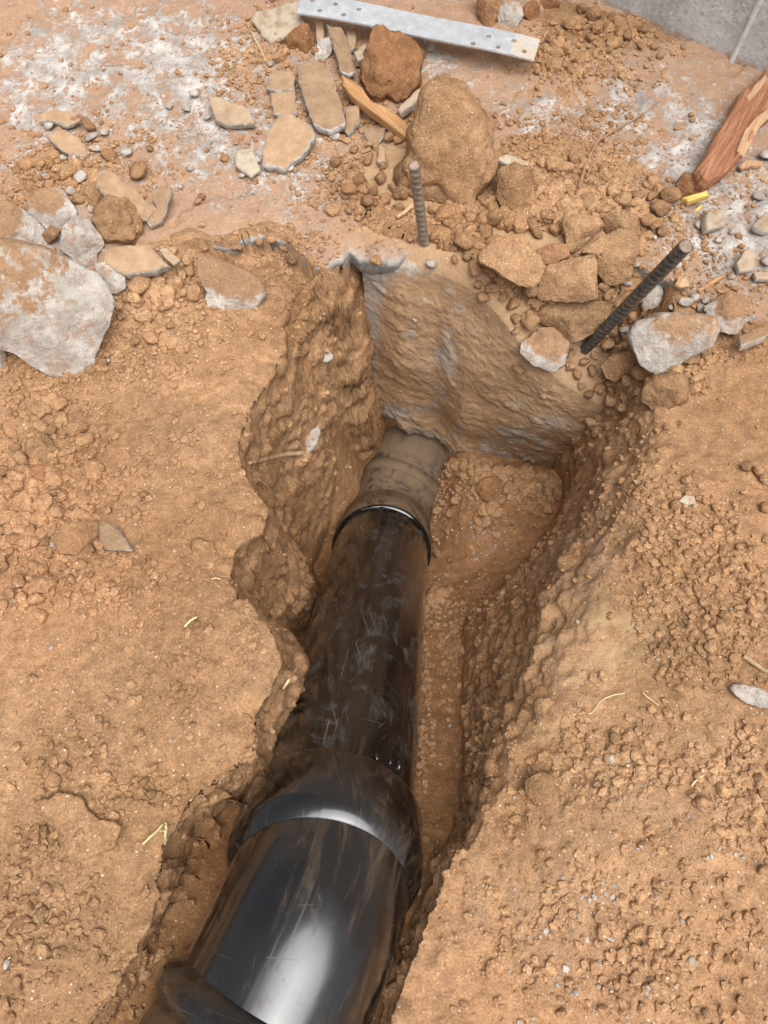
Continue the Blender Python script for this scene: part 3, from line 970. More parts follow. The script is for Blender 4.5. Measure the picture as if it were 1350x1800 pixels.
sweep('socket', pp, rr, M['elbow'], elbow, 96, cap=False, v0=0.7, soil=0.06)
# level socket where the next length begins
C1 = PB + NEAR * 0.20
pp, rr = profile(C1, E_dir, [(0.080, body_r - 0.001), (0.081, body_r + 0.002), (0.092, sock_r + 0.003), (0.096, sock_r + 0.0045), (0.108, sock_r + 0.005), (0.1085, sock_r + 0.001), (0.30, sock_r + 0.001)])
sweep('socket', pp, rr, M['elbow'], elbow, 96, cap=False, v0=1.4, soil=0.06)
# far bend, caked in soil
FARD = np.array([0.40, 0.915, -0.06]); FARD /= np.linalg.norm(FARD)
far0 = PA - S_dir * 0.022
felb = bend(far0 + S_dir * 0.06, S_dir, FARD, 0.082, 0.30, 0.060)
far_elbow = sweep('elbow', felb, np.full(len(felb), R0 * 1.0), M['dusty'], pipeE, 72, soil=0.08)
pp, rr = profile(far0, S_dir, [(0.0, R0 * 1.003), (-0.0008, R0 * 1.03), (0.0, R0 * 1.055), (0.003, R0 * 1.065), (0.048, R0 * 1.065), (0.052, R0 * 1.05), (0.085, R0 * 1.035), (0.095, R0 * 0.985)])
sweep('socket', pp, rr, M['dusty'], far_elbow, 72, cap=False, v0=2.3, soil=0.05)
pp, rr = profile(far0, S_dir, [(-0.001, R0 * 1.008), (-0.0032, R0 * 1.02), (-0.0032, R0 * 1.05), (-0.0005, R0 * 1.068), (0.0035, R0 * 1.0695), (0.005, R0 * 1.06)])
sweep('socket_rim', pp, rr, M['elbow'], far_elbow, 72, cap=False, v0=3.0)
CF = PA + S_dir * 0.12
pp, rr = profile(CF, FARD, [(0.070, R0 * 0.99), (0.072, R0 * 1.045), (0.092, R0 * 1.06), (0.0925, R0 * 0.975), (0.108, R0 * 0.975), (0.1085, R0 * 1.09), (0.112, R0 * 1.11), (0.30, R0 * 1.11)])
sweep('socket', pp, rr, M['dusty'], far_elbow, 72, cap=False, v0=3.7, soil=0.16)
# two blobs of solvent cement squeezed out at the joint
glue = mat_plain('solvent_cement', (0.004, 0.004, 0.004), (0.01, 0.01, 0.01), 60, 0.12, 0.05, 0.8)
def pipe_top(px, py):
    """point on the straight pipe seen at this place"""
    o, dr = np.array([0, 0, CAM_H]), ray(px, py); dr = dr / np.linalg.norm(dr)
    m = o - PB; ca = dr - (dr @ S_dir) * S_dir; cb = m - (m @ S_dir) * S_dir
    A, Bq, Cq = ca @ ca, 2 * ca @ cb, cb @ cb - R0 ** 2
    disc = max(Bq * Bq - 4 * A * Cq, 0)
    return o + dr * ((-Bq - math.sqrt(disc)) / (2 * A))
for gx_, gy_, gr in ((662, 1333, 0.0045), (701, 1347, 0.0050), (686, 1340, 0.0032)):
    c = pipe_top(gx_, gy_)
    gV = ICO[3][0] * np.array([gr * 0.8, gr * 1.3, gr]) + c
    mesh_obj('glue_bead', gV, ICO[3][1], glue, pipeE)
# ------------------------------------------------------------------ loose things: builders
def px_axes(px, py):
    d = ray(px, py); d = d / np.linalg.norm(d)
    A = np.array([1.0, 0, 0]); A = A - (A @ d) * d; A /= np.linalg.norm(A)
    return A, np.cross(A, d), -d          # right, up, towards the eye

def radial(poly, ang):
    """star-shaped outline -> radius per angle"""
    n = len(poly)
    out = np.zeros(len(ang))
    ca, sa = np.cos(ang), np.sin(ang)
    for k in range(n):
        a, b = poly[k], poly[(k + 1) % n]
        e = b - a
        den = ca * e[1] - sa * e[0]
        with np.errstate(divide='ignore', invalid='ignore'):
            r = (a[0] * e[1] - a[1] * e[0]) / den
            s = (a[0] * sa - a[1] * ca) / den
        ok = np.isfinite(r) & (r > 0) & (s >= -1e-6) & (s <= 1 + 1e-6)
        out = np.where(ok, np.maximum(out, r), out)
    return np.where(out > 0, out, np.median(out[out > 0]))

def finish_rock(name, V, F, mat, label, cat, group, dust=None, base=None):
    V = np.asarray(V)
    b = np.array([V[:, 0].mean(), V[:, 1].mean(), V[:, 2].min()]) if base is None else base
    at = {}
    if dust is not None: at['dust'] = dust
    o = mesh_obj(name, V - b, F, mat, attrs=at)
    o.location = tuple(b)
    if label: tag(o, label, cat, group)
    return o

def rock(name, poly, label, mat='soil', depth=0.75, lift=0.30, box=0.7, sub=5, facets=5, rough=1.0, group=None, cat='rock', seed=0, dusty=0.5, lumpy=0.0, grow=1.0):
    """a stone whose outline from where the photographer stood follows poly (picture places)"""
    rng = np.random.default_rng(abs(seed + int(poly[0][0] * 7 + poly[0][1])))
    P = np.array(poly, float)
    lo = P.max(0)
    c = (P.min(0) + P.max(0)) / 2 * 0.5 + P.mean(0) * 0.5
    area = 0.5 * abs(np.sum(P[:, 0] * np.roll(P[:, 1], -1) - P[:, 1] * np.roll(P[:, 0], -1)))
    g = hit(*c)
    zc = -(np.array(g) - np.array([0, 0, CAM_H])) @ np.array([0, -CP, SP])
    Rw = math.sqrt(area / math.pi) * zc / FPX
    # raise the middle of the stone off the soil along the line of sight
    d = ray(*c)
    dl = d / np.linalg.norm(d)
    ctr = np.array(g) - dl * (lift * Rw / max(-dl[2], 0.35))
    A, B, C = px_axes(*c)
    zc = (ctr - np.array([0, 0, CAM_H])) @ np.array([0, CP, -SP])
    k = grow * zc / FPX
    loc = np.column_stack([(P[:, 0] - c[0]) * k, -(P[:, 1] - c[1]) * k])
    Vs, F = ICO[sub]
    phi = np.arctan2(Vs[:, 1], Vs[:, 0])
    R = radial(loc, phi)
    rho = np.hypot(Vs[:, 0], Vs[:, 1])
    rp = rho ** box
    cz = np.sign(Vs[:, 2]) * np.abs(Vs[:, 2]) ** box
    D = depth * Rw
    # facets: planes that cut the side facing up and the side facing down
    for s in (1, -1):
        for _ in range(facets):
            ang = rng.uniform(0, 2 * math.pi)
            sl = rng.uniform(0.15, 1.0)
            lim = rng.uniform(0.60, 0.95) - sl * rp * np.cos(phi - ang) * 0.8
            cz = np.where(s * cz > np.maximum(lim, 0.02), s * np.maximum(lim, 0.02), cz)
    X = np.column_stack([R * rp * np.cos(phi), R * rp * np.sin(phi), D * cz])
    Wv = ctr + X[:, :1] * A + X[:, 1:2] * B + X[:, 2:] * C
    nv = X / np.array([1, 1, max(depth, 0.2)]); nv /= np.maximum(np.linalg.norm(nv, axis=1, keepdims=True), 1e-9)
    nw = nv[:, :1] * A + nv[:, 1:2] * B + nv[:, 2:] * C
    q = Wv / Rw
    dis = 0.10 * fbm(q, 1.3, 3, 0.5, seed * 3.3) + 0.06 * fbm(q, 4.5, 5, 0.68, seed * 5.1) + 0.055 * fbm(q, 2.6, 4, 0.6, seed * 7.7, True)
    if lumpy:
        dis = dis + lumpy * 0.16 * lumps(q, 0.42, seed + 5)
    Wv = Wv + nw * (rough * Rw * dis)[:, None]
    dust = None
    if mat == 'chunk':
        dust = np.clip(dusty + 0.75 * (nw[:, 2] - 0.72), -0.4, 1.3)
    return finish_rock(name, Wv, F, M[mat], label, cat, group, dust)

def plate(name, poly, label, thick=0.010, lift=0.004, tilt=(0, 0), mat='tile', group=None, cat='shard', seed=0, pale=0.0, jag=1.0, grow=1.0, inset=0.0):
    """a thin broken shard lying on the soil; tilt = slope of its face in x and y"""
    P = np.array(poly, float)
    c = P.mean(0)
    P = c + (P - c) * grow
    g = np.array(hit(*c)); g = g + np.array([0, 0, lift + thick])
    n = np.array([-tilt[0], -tilt[1], 1.0]); n /= np.linalg.norm(n)
    def on_plane(q):
        d = ray(*q); o = np.array([0, 0, CAM_H])
        return o + d * (((g - o) @ n) / (d @ n))
    O = np.array([on_plane(q) for q in P])
    e1 = np.cross(np.array([0, 1.0, 0]), n); e1 /= np.linalg.norm(e1); e2 = np.cross(n, e1)
    uv = np.column_stack([(O - g) @ e1, (O - g) @ e2])
    size = math.sqrt(max(1e-8, np.ptp(uv[:, 0]) * np.ptp(uv[:, 1])))
    dn = densify(uv, max(size / 22, 0.0022), 0.0, seed)
    Q = np.column_stack([dn, np.full(len(dn), seed * 1.7)])
    dn = dn + np.column_stack([fbm(Q, 60, 4, 0.65, 1.0 + seed), fbm(Q, 60, 4, 0.65, 20.0 + seed)]) * min(0.0060, size * 0.08) * jag
    m = len(dn); ctr = dn.mean(0)
    rings, edge = [], []
    for s, h, e in ((0.0, 0, 0), (0.35, 0, 0), (0.7, 0, 0.0), (0.90, -0.01, 0.08), (0.985, -0.10, 0.75), (1.0, -0.35, 1.0), (0.985, -0.75, 1.0), (0.95, -1.0, 1.0), (0.0, -1.0, 1.0)):
        rg = ctr + (dn - ctr) * s
        R3 = np.column_stack([rg, np.full(m, 3.0 + s)])
        hh = h * thick + thick * 0.10 * fbm(R3, 50, 3, 0.6, seed + 3.0)
        jl = 1 + (0.06 * fbm(np.column_stack([rg, np.full(m, h * 3)]), 130, 3, 0.6, seed) if h <= -0.3 and s > 0 else 0)
        rg = ctr + (rg - ctr) * (jl[:, None] if np.ndim(jl) else jl)
        rings.append(g + rg[:, :1] * e1 + rg[:, 1:] * e2 + hh[:, None] * n)
        edge.append(np.full(m, e))
    Vv = np.vstack(rings)
    nr_ = len(rings)
    i = np.arange(nr_ * m).reshape(nr_, m)
    F = np.stack([i[:-1], np.roll(i[:-1], -1, 1), np.roll(i[1:], -1, 1), i[1:]], 2).reshape(-1, 4)[:, ::-1]
    b = np.array([Vv[:, 0].mean(), Vv[:, 1].mean(), Vv[:, 2].min()])
    ea = np.concatenate(edge)
    at = {'edge': ea, 'pale': np.full(len(Vv), pale)}
    if mat == 'chunk':
        at = {'dust': 0.85 - ea}
    o = mesh_obj(name, Vv - b, F, M[mat], attrs=at)
    o.location = tuple(b)
    if label: tag(o, label, cat, group)
    return o

def strand(name, pts, r0, r1, mat, label, cat, lift=0.002, group=None, seg=7, seed=0, parent=None, lifts=None, world=False):
    """root, twig or straw along picture places, draped on the soil"""
    W3 = np.array(pts, float) if world else np.array([hit(*q) + np.array([0, 0, (lifts[k] if lifts else lift)]) for k, q in enumerate(pts)])
    L = np.concatenate([[0], np.cumsum(np.linalg.norm(np.diff(W3, axis=0), axis=1))])
    m = max(10, int(L[-1] / 0.004))
    s = np.linspace(0, L[-1], m)
    P = np.column_stack([np.interp(s, L, W3[:, j]) for j in range(3)])
    ker = np.array([1, 2, 3, 2, 1.0]); ker /= ker.sum()
    for _ in range(3):
        Pp = np.vstack([P[:1], P[:1], P, P[-1:], P[-1:]])
        P = np.column_stack([np.convolve(Pp[:, j], ker, 'valid') for j in range(3)])
    P = P + 0.0012 * np.column_stack([fbm(P, 90, 3, 0.6, seed + j * 9.0) for j in range(3)])
    rad = np.linspace(r0, r1, m) * (1 + 0.25 * fbm(P, 120, 2, 0.5, seed))
    T_, N_, B_ = frames(P)
    a = np.linspace(0, 2 * math.pi, seg + 1)[:-1]
    Vv = (P[:, None, :] + rad[:, None, None] * (np.cos(a)[None, :, None] * N_[:, None, :] + np.sin(a)[None, :, None] * B_[:, None, :])).reshape(-1, 3)
    i = np.arange(m * seg).reshape(m, seg)
    F = np.stack([i[:-1], np.roll(i[:-1], -1, 1), np.roll(i[1:], -1, 1), i[1:]], 2).reshape(-1, 4).tolist()
    F += [list(range(seg))[::-1], [(m - 1) * seg + k for k in range(seg)]]
    b = P[0] if parent is None else np.zeros(3)
    o = mesh_obj(name, Vv - b, F, mat, parent)
    o.location = tuple(b)
    if label: tag(o, label, cat, group)
    return o

def ell(cx, cy, rx, ry, rot=0.0, n=12, seed=0):
    rng = np.random.default_rng(abs(int(cx * 13 + cy * 7 + seed)))
    out = []
    for k in range(n):
        a = 2 * math.pi * k / n
        j = rng.uniform(0.86, 1.12)
        x, y = rx * math.cos(a) * j, ry * math.sin(a) * j
        out.append((cx + x * math.cos(rot) - y * math.sin(rot), cy + x * math.sin(rot) + y * math.cos(rot)))
    return out

# ------------------------------------------------------------------ large stones and soil clods, one by one
SOILC = 'soil clod'
CONC = 'concrete chunk'
rock('concrete_chunk', [(-70, 440), (0, 426), (44, 433), (85, 439), (122, 457), (148, 472), (170, 483), (185, 506), (193, 535), (181, 572), (167, 598), (154, 624), (148, 646), (122, 661), (78, 661), (50, 640), (20, 615), (-30, 600), (-90, 540)],
     'large whitish concrete chunk at the left edge of the picture, biggest of all', 'chunk', 0.62, 0.45, 0.42, 5, 2, 0.45, cat=CONC, dusty=0.42)
rock('concrete_chunk', [(53, 357), (72, 337), (100, 333), (115, 340), (133, 373), (130, 383), (107, 413), (73, 397), (55, 373)], 'pinkish grey concrete chunk just above the small whitest chunk', 'chunk', 0.8, 0.35, 0.55, cat=CONC, dusty=0.64, seed=2)
rock('concrete_chunk', [(-45, 370), (0, 355), (23, 357), (43, 372), (72, 400), (75, 413), (68, 432), (37, 440), (0, 440), (-40, 440)], 'soil-covered concrete chunk cut by the left edge, above the biggest chunk', 'chunk', 0.8, 0.25, 0.5, cat=CONC, dusty=0.76, seed=3)
rock('concrete_chunk', [(139, 381), (159, 391), (174, 409), (180, 430), (167, 443), (163, 468), (141, 467), (107, 439), (111, 420), (119, 398)], 'whitest concrete chunk, leaning between the biggest chunk and the lumpy clod', 'chunk', 0.85, 0.45, 0.5, cat=CONC, dusty=0.26, seed=4)
rock('concrete_chunk', [(169, 465), (193, 462), (219, 483), (219, 506), (204, 517), (187, 513), (178, 491)], 'small white concrete chunk under the brown shard right of the biggest chunk', 'chunk', 0.8, 0.35, 0.5, cat=CONC, dusty=0.36, seed=5)
rock('concrete_chunk', [(-25, 590), (0, 598), (10, 625), (12, 650), (0, 662), (-25, 660)], 'grey concrete piece peeping in at the left edge below the biggest chunk', 'chunk', 0.8, 0.25, 0.6, cat=CONC, dusty=0.34, seed=6)
rock('stone', [(350, 456), (370, 452), (407, 465), (441, 478), (463, 498), (467, 520), (452, 535), (430, 546), (419, 557), (385, 559), (370, 543), (361, 528), (365, 513), (352, 491)],
     'flat-topped tan stone with a pale broken front, beside the trench under the slab edge', 'chunk', 0.7, 0.25, 0.42, 5, 2, 0.45, cat='stone', dusty=0.82, seed=7)
rock('soil_clod', ell(207, 387, 39, 38), 'round lumpy soil clod leaning on a long shard, left rubble', 'soil', 0.9, 0.45, 0.8, lumpy=1.0, cat=SOILC, seed=8)
rock('soil_clod', ell(167, 342, 23, 21), 'smooth brown clod wedged above the lumpy round clod', 'soil', 0.9, 0.4, 0.75, cat=SOILC, seed=9)
rock('soil_clod', [(658, 57), (673, 55), (693, 68), (720, 77), (733, 87), (740, 103), (735, 127), (738, 140), (720, 167), (700, 177), (680, 163), (667, 173), (650, 163), (635, 137), (640, 113), (647, 87)],
     'dark brown lumpy clod touching the underside of the metal strap', 'soil_dark', 0.9, 0.45, 0.65, 5, 6, 1.3, cat=SOILC, seed=10, lumpy=0.5)
rock('soil_clod', [(780, 160), (806, 172), (838, 200), (858, 235), (868, 275), (858, 315), (830, 345), (800, 355), (765, 342), (735, 337), (705, 330), (695, 300), (705, 285), (720, 270), (722, 235), (733, 203), (744, 178), (762, 163)],
     'biggest soil clod, pale brown and blocky, behind the upright rebar stub', 'soil_pale', 0.9, 0.50, 0.72, 5, 3, 1.4, cat=SOILC, seed=11, lumpy=0.6)
rock('soil_clod', [(873, 301), (902, 289), (930, 297), (936, 322), (940, 350), (926, 383), (898, 379), (875, 346)], 'upright oblong clod right of the biggest soil clod', 'soil', 0.9, 0.62, 0.6, seed=12, cat=SOILC)
rock('soil_clod', [(987, 385), (1016, 379), (1050, 383), (1057, 398), (1033, 423), (1010, 444), (997, 431), (993, 406)], 'wedge-shaped clod pointing down in the clod heap', 'soil', 0.9, 0.62, 0.55, seed=13, cat=SOILC)
rock('soil_clod', [(1061, 381), (1092, 374), (1118, 379), (1120, 410), (1101, 422), (1067, 408)], 'blocky clod at the top right of the clod heap', 'soil', 0.9, 0.55, 0.55, seed=14, cat=SOILC)
rock('soil_clod', [(1021, 446), (1050, 419), (1084, 406), (1109, 412), (1120, 431), (1114, 465), (1109, 490), (1084, 499), (1067, 495), (1050, 474), (1044, 452)], 'pale many-sided clod in the heap beside the leaning rebar', 'soil_pale', 0.85, 0.55, 0.5, 5, 5, 0.8, seed=15, cat=SOILC)
rock('soil_clod', [(947, 503), (962, 469), (1000, 457), (1040, 450), (1046, 469), (1050, 524), (1025, 530), (949, 526)], 'brick-shaped clod in the middle of the heap', 'soil_pale', 0.85, 0.60, 0.42, 5, 3, 0.7, seed=16, cat=SOILC)
rock('soil_clod', [(839, 448), (873, 421), (915, 414), (936, 440), (957, 465), (949, 495), (936, 505), (886, 488), (869, 475), (841, 463)], 'wide flat clod at the left side of the heap', 'soil', 0.7, 0.68, 0.5, 5, 4, 0.9, seed=17, cat=SOILC)
rock('soil_clod', [(940, 440), (974, 429), (995, 431), (1002, 450), (970, 465), (949, 460)], 'small clod squeezed between the wide flat clod and the wedge', 'soil', 0.9, 0.50, 0.6, seed=18, cat=SOILC)
rock('soil_clod', [(940, 554), (978, 528), (1033, 531), (1071, 537), (1067, 566), (1033, 592), (1004, 602), (978, 579), (949, 568)], 'broad clod just under the brick-shaped one, touching the leaning rebar', 'soil', 0.85, 0.55, 0.52, 5, 5, 1.0, seed=19, cat=SOILC)
rock('stone', [(919, 600), (949, 579), (970, 579), (1000, 604), (991, 642), (974, 653), (940, 642), (917, 621)], 'brown-topped stone with a white knobbly front, at the foot of the leaning rebar', 'chunk', 0.85, 0.55, 0.45, 5, 2, 0.9, cat='stone', dusty=0.76, seed=20, lumpy=0.3)
rock('soil_clod', [(1057, 642), (1076, 623), (1105, 617), (1118, 626), (1114, 651), (1084, 670), (1067, 664)], 'smooth wedge clod left of the grey slab piece, below the leaning rebar', 'soil', 0.85, 0.5, 0.55, seed=21, cat=SOILC)
rock('concrete_chunk', [(1105, 588), (1118, 566), (1160, 552), (1211, 554), (1249, 558), (1255, 583), (1245, 609), (1202, 634), (1185, 651), (1152, 657), (1131, 642), (1114, 609)],
     'grey pitted slab piece lying on the right bank beside the rebar', 'chunk', 0.5, 0.45, 0.42, 5, 2, 0.7, cat=CONC, dusty=0.44, seed=22)
rock('concrete_chunk', [(1120, 533), (1135, 512), (1156, 497), (1164, 516), (1156, 537), (1131, 550)], 'pale blue-grey stone behind the leaning rebar', 'chunk', 0.8, 0.45, 0.5, cat=CONC, dusty=-0.06, seed=23)
rock('concrete_chunk', [(1240, 541), (1278, 512), (1316, 533), (1320, 554), (1297, 588), (1257, 578)], 'soil-topped slab piece with a white broken edge, near the right edge', 'chunk', 0.6, 0.4, 0.45, cat=CONC, dusty=0.76, seed=24)
plate('concrete_chip', [(1300, 590), (1346, 569), (1362, 574), (1345, 590), (1304, 606)], 'pale pinkish wedge of concrete at the right edge', 0.016, 0.01, (0.1, -0.1), 'chunk', cat='concrete chip', seed=25)
rock('soil_clod', ell(1170, 688, 40, 34), 'large rounded clod capping the corner of the right bank', 'soil', 0.8, 0.15, 0.85, 5, 3, 0.8, cat=SOILC, seed=26, lumpy=0.2)
rock('soil_clod', [(837, -14), (880, -14), (881, 20), (867, 45), (853, 41), (839, 20)], 'pointed clod cut by the top edge above the metal strap', 'soil', 0.9, 0.5, 0.6, cat=SOILC, seed=27)
rock('soil_clod', ell(934, 20, 15, 15), 'reddish clod right of the pointed clod at the top edge', 'soil_dark', 0.9, 0.4, 0.7, cat=SOILC, seed=28)
rock('soil_clod', ell(967, 4, 17, 13), 'dark red clod touching the top edge near the wall', 'soil_dark', 0.9, 0.4, 0.7, cat=SOILC, seed=29)
rock('concrete_chunk', ell(897, 28, 22, 20), 'rough grey stone between the two clods above the strap', 'chunk', 0.7, 0.3, 0.6, cat=CONC, dusty=0.34, seed=30)
rock('soil_clod', [(500, 67), (523, 53), (533, 45), (543, 48), (550, 63), (553, 87), (543, 100), (527, 100), (507, 83)], 'dark red-brown clod under the left end of the strap', 'soil_dark', 0.9, 0.4, 0.6, cat=SOILC, seed=31, lumpy=0.4)
rock('concrete_chunk', [(563, 72), (580, 68), (587, 78), (580, 97), (563, 107), (552, 103), (557, 83)], 'small rough grey stone right of the red-brown clod', 'chunk', 0.9, 0.45, 0.6, cat=CONC, dusty=0.34, seed=32)
rock('soil_clod', ell(1213, 330, 26, 24), 'dark brown clod at the foot of the red timber', 'soil_dark', 0.9, 0.4, 0.7, cat=SOILC, seed=33)
rock('soil_clod', ell(725, 195, 17, 19), 'brown clod hugging the left flank of the biggest soil clod', 'soil', 0.9, 0.4, 0.75, cat=SOILC, seed=34)
rock('soil_clod', [(94, 939), (122, 924), (148, 915), (170, 920), (172, 939), (144, 965), (137, 976), (107, 972)], 'flat oblong clod in the left pebble pile, biggest there', 'soil', 0.6, 0.35, 0.5, cat=SOILC, seed=35, facets=3)
rock('soil_clod', ell(28, 752, 21, 19), 'round clod at the top left of the left pebble pile', 'soil', 0.9, 0.4, 0.75, cat=SOILC, seed=36)
rock('soil_clod', ell(70, 787, 25, 24), 'broad half-buried clod in the upper left pebble pile', 'soil', 0.7, 0.2, 0.8, cat=SOILC, seed=37, lumpy=0.3)
rock('soil_clod', ell(72, 835, 20, 18, 0.6), 'dark tilted clod low in the upper left pebble pile', 'soil_dark', 0.9, 0.4, 0.65, cat=SOILC, seed=38)
rock('stone', ell(357, 965, 24, 17, 0.3), 'tan stone half buried at the left trench rim', 'soil_pale', 0.7, 0.12, 0.75, cat='stone', seed=39)
rock('stone', ell(860, 858, 21, 23, 0.5), 'dark round stone on the trench floor right of the pipe', 'soil_dark', 0.8, 0.35, 0.7, cat='stone', seed=40)
rock('stone', ell(541, 768, 20, 26, 0.3), 'whitish stone sticking out of the left trench wall', 'chunk', 0.8, 0.15, 0.65, cat='stone', dusty=0.34, seed=41)
rock('stone', [(66, 1532), (86, 1500), (102, 1532), (84, 1539)], 'small three-sided tan stone on the lower left soil', 'soil', 0.9, 0.4, 0.45, cat='stone', seed=42)
rock('soil_clod', ell(952, 1388, 30, 27), 'clod embedded on the lower right bank near the trench', 'soil', 0.7, 0.05, 0.7, cat=SOILC, seed=43, lumpy=0.3)
rock('stone', ell(1057, 1612, 13, 12), 'lone angular stone on the lower right soil', 'soil', 0.9, 0.4, 0.5, 3, cat='stone', seed=44)
rock('stone', ell(957, 1245, 18, 19), 'blocky stone at the right trench edge below the thin roots', 'soil', 0.9, 0.3, 0.5, cat='stone', seed=45)
rock('concrete_chunk', ell(1320, 1222, 34, 17, 0.35), 'flat pale stone near the right edge, below the twig', 'chunk', 0.6, 0.50, 0.6, cat=CONC, dusty=0.22, seed=46)
rock('soil_clod', ell(1329, 978, 21, 20), 'round clod amid crumbs at the right edge', 'soil', 0.8, 0.3, 0.75, cat=SOILC, seed=47, lumpy=0.5)

# ------------------------------------------------------------------ shards of mortar
SH = 'mortar shard'
def shard(poly, label, **k):
    return plate('mortar_shard', poly, label, cat=SH, **k)
shard([(82, 238), (100, 228), (115, 227), (133, 237), (147, 253), (153, 273), (133, 272), (110, 265), (95, 252)], 'leaf-shaped shard with a white rim in the upper left rubble', thick=0.011, lift=0.006, tilt=(-0.1, 0.15), seed=1)
shard([(172, 300), (187, 297), (207, 307), (233, 327), (253, 347), (277, 370), (270, 383), (247, 390), (217, 367), (187, 343), (167, 327)], 'long slanting shard behind the lumpy round clod', thick=0.016, lift=0.022, tilt=(-0.2, 0.35), seed=2)
shard([(263, 333), (290, 327), (303, 333), (293, 363), (285, 387), (263, 397), (257, 390), (277, 372)], 'crooked shard propped right of the long slanting shard', thick=0.012, lift=0.012, tilt=(-0.1, 0.2), seed=3)
shard([(178, 437), (222, 430), (259, 430), (274, 443), (296, 465), (274, 474), (222, 483), (181, 465)], 'flat brown shard just right of the whitest chunk', thick=0.018, lift=0.012, tilt=(0, 0.25), seed=4)
shard([(278, 437), (293, 435), (315, 456), (304, 465), (288, 452)], 'small ragged shard at the tip of the flat brown shard', thick=0.008, lift=0.006, tilt=(0.1, 0.2), seed=5, pale=0.6)
shard([(443, 32), (450, 20), (477, 13), (503, 5), (527, -2), (533, 23), (537, 37), (523, 55), (503, 63), (477, 72), (460, 63)], 'pale six-sided shard left of the strap end', thick=0.014, lift=0.012, tilt=(0.05, 0.2), seed=6, pale=0.8)
shard([(573, 43), (600, 47), (610, 67), (625, 125), (613, 132), (597, 123), (587, 80)], 'narrow upright shard poking from under the strap', thick=0.012, lift=0.014, tilt=(0, 0.15), seed=7)
shard([(553, 37), (568, 38), (570, 70), (557, 72)], 'small strip of shard beneath the strap', thick=0.010, lift=0.008, tilt=(0, 0.1), seed=8)
shard([(608, 50), (626, 56), (624, 82), (612, 88)], 'small dark shard under the strap right of the narrow one', thick=0.010, lift=0.004, seed=9)
shard([(622, 92), (640, 76), (652, 78), (645, 100), (628, 108)], 'greyish shard between the narrow shard and the dark lumpy clod', thick=0.010, lift=0.010, tilt=(0.1, 0.2), seed=10, pale=0.8)
shard([(520, 110), (543, 103), (575, 110), (587, 140), (600, 180), (608, 217), (580, 230), (550, 217), (540, 187), (525, 143)], 'largest rectangular shard, flat, below the strap', thick=0.016, lift=0.012, tilt=(0, 0.1), seed=11, jag=0.6)
shard([(473, 130), (483, 123), (510, 122), (519, 133), (517, 155), (490, 160), (467, 153)], 'upper of two small shards left of the rectangular one', thick=0.010, lift=0.010, tilt=(0, 0.1), seed=12)
shard([(475, 163), (518, 157), (522, 197), (510, 200), (480, 200)], 'lower of two small shards left of the rectangular one', thick=0.010, lift=0.006, tilt=(0, 0.1), seed=13)
shard([(468, 233), (490, 200), (507, 195), (547, 220), (555, 235), (543, 257), (532, 270), (515, 283), (500, 297), (462, 288), (460, 263)], 'seven-sided shard lying flat below the two small shards', thick=0.016, lift=0.014, tilt=(0, 0.12), seed=14)
shard([(413, 263), (443, 260), (450, 277), (458, 297), (440, 310), (413, 290)], 'whitish thin shard left of the seven-sided one', thick=0.008, lift=0.005, seed=15, pale=1.0)
shard([(607, 187), (632, 183), (632, 213), (613, 237), (607, 230)], 'pointed shard between the rectangular shard and the wood splinter', thick=0.012, lift=0.010, tilt=(0, 0.15), seed=16)
shard([(638, 230), (647, 223), (677, 223), (673, 240), (663, 255), (647, 243)], 'triangular shard beneath the wood splinter', thick=0.010, lift=0.008, tilt=(0, 0.1), seed=17)
shard([(667, 252), (677, 260), (677, 283), (663, 283)], 'slim shard just below the triangular one', thick=0.008, lift=0.006, seed=18)
shard([(365, 165), (385, 170), (440, 190), (447, 215), (400, 220), (380, 210), (372, 190)], 'ragged shard with a white underside on the upper slab', thick=0.014, lift=0.012, tilt=(0.05, 0.3), seed=19, pale=0.35)
shard([(697, 193), (733, 157), (750, 150), (747, 163), (720, 187), (704, 200)], 'pale finger-shaped shard between two big clods', thick=0.014, lift=0.016, tilt=(0.1, 0.1), seed=20, pale=0.8)
shard([(172, 917), (185, 917), (207, 931), (230, 967), (183, 967), (174, 946)], 'white-edged triangular shard beside the left pebble pile', thick=0.010, lift=0.006, tilt=(0.1, 0.15), seed=21)
shard([(1240, 379), (1252, 363), (1273, 369), (1275, 395), (1244, 403)], 'buff shard with a white side below the yellow stick', thick=0.014, lift=0.004, tilt=(-0.2, 0.1), seed=22, pale=0.8)
shard([(1295, 461), (1318, 433), (1329, 448), (1325, 474), (1299, 476)], 'buff pointed shard near the right edge, level with the rebar top', thick=0.010, lift=0.004, tilt=(-0.1, 0.1), seed=23, pale=0.6)
shard([(1325, 395), (1348, 372), (1360, 380), (1352, 408), (1332, 402)], 'buff shard cut by the right edge', thick=0.010, lift=0.004, tilt=(-0.1, 0.1), seed=24, pale=0.5)
shard([(1325, 478), (1356, 476), (1358, 490), (1330, 490)], 'thin buff shard at the right edge beside the pointed one', thick=0.008, lift=0.004, seed=25, pale=0.5)
shard([(70, 200), (90, 192), (130, 195), (140, 210), (115, 222), (92, 212), (68, 212)], 'soil-dusted shard above the leaf-shaped one', thick=0.008, lift=0.003, seed=26)
shard([(62, 1410), (100, 1395), (140, 1400), (165, 1440), (215, 1450), (200, 1490), (165, 1510), (130, 1515), (110, 1470)], 'flat soil-crusted shard half buried in the lower left bank', thick=0.006, lift=-0.002, tilt=(0.06, 0.0), seed=27, mat='soil')
shard([(870, 278), (890, 270), (930, 285), (928, 296), (900, 292)], 'pale chip resting on the oblong clod', thick=0.010, lift=0.05, tilt=(0, 0.2), seed=28, pale=0.9)
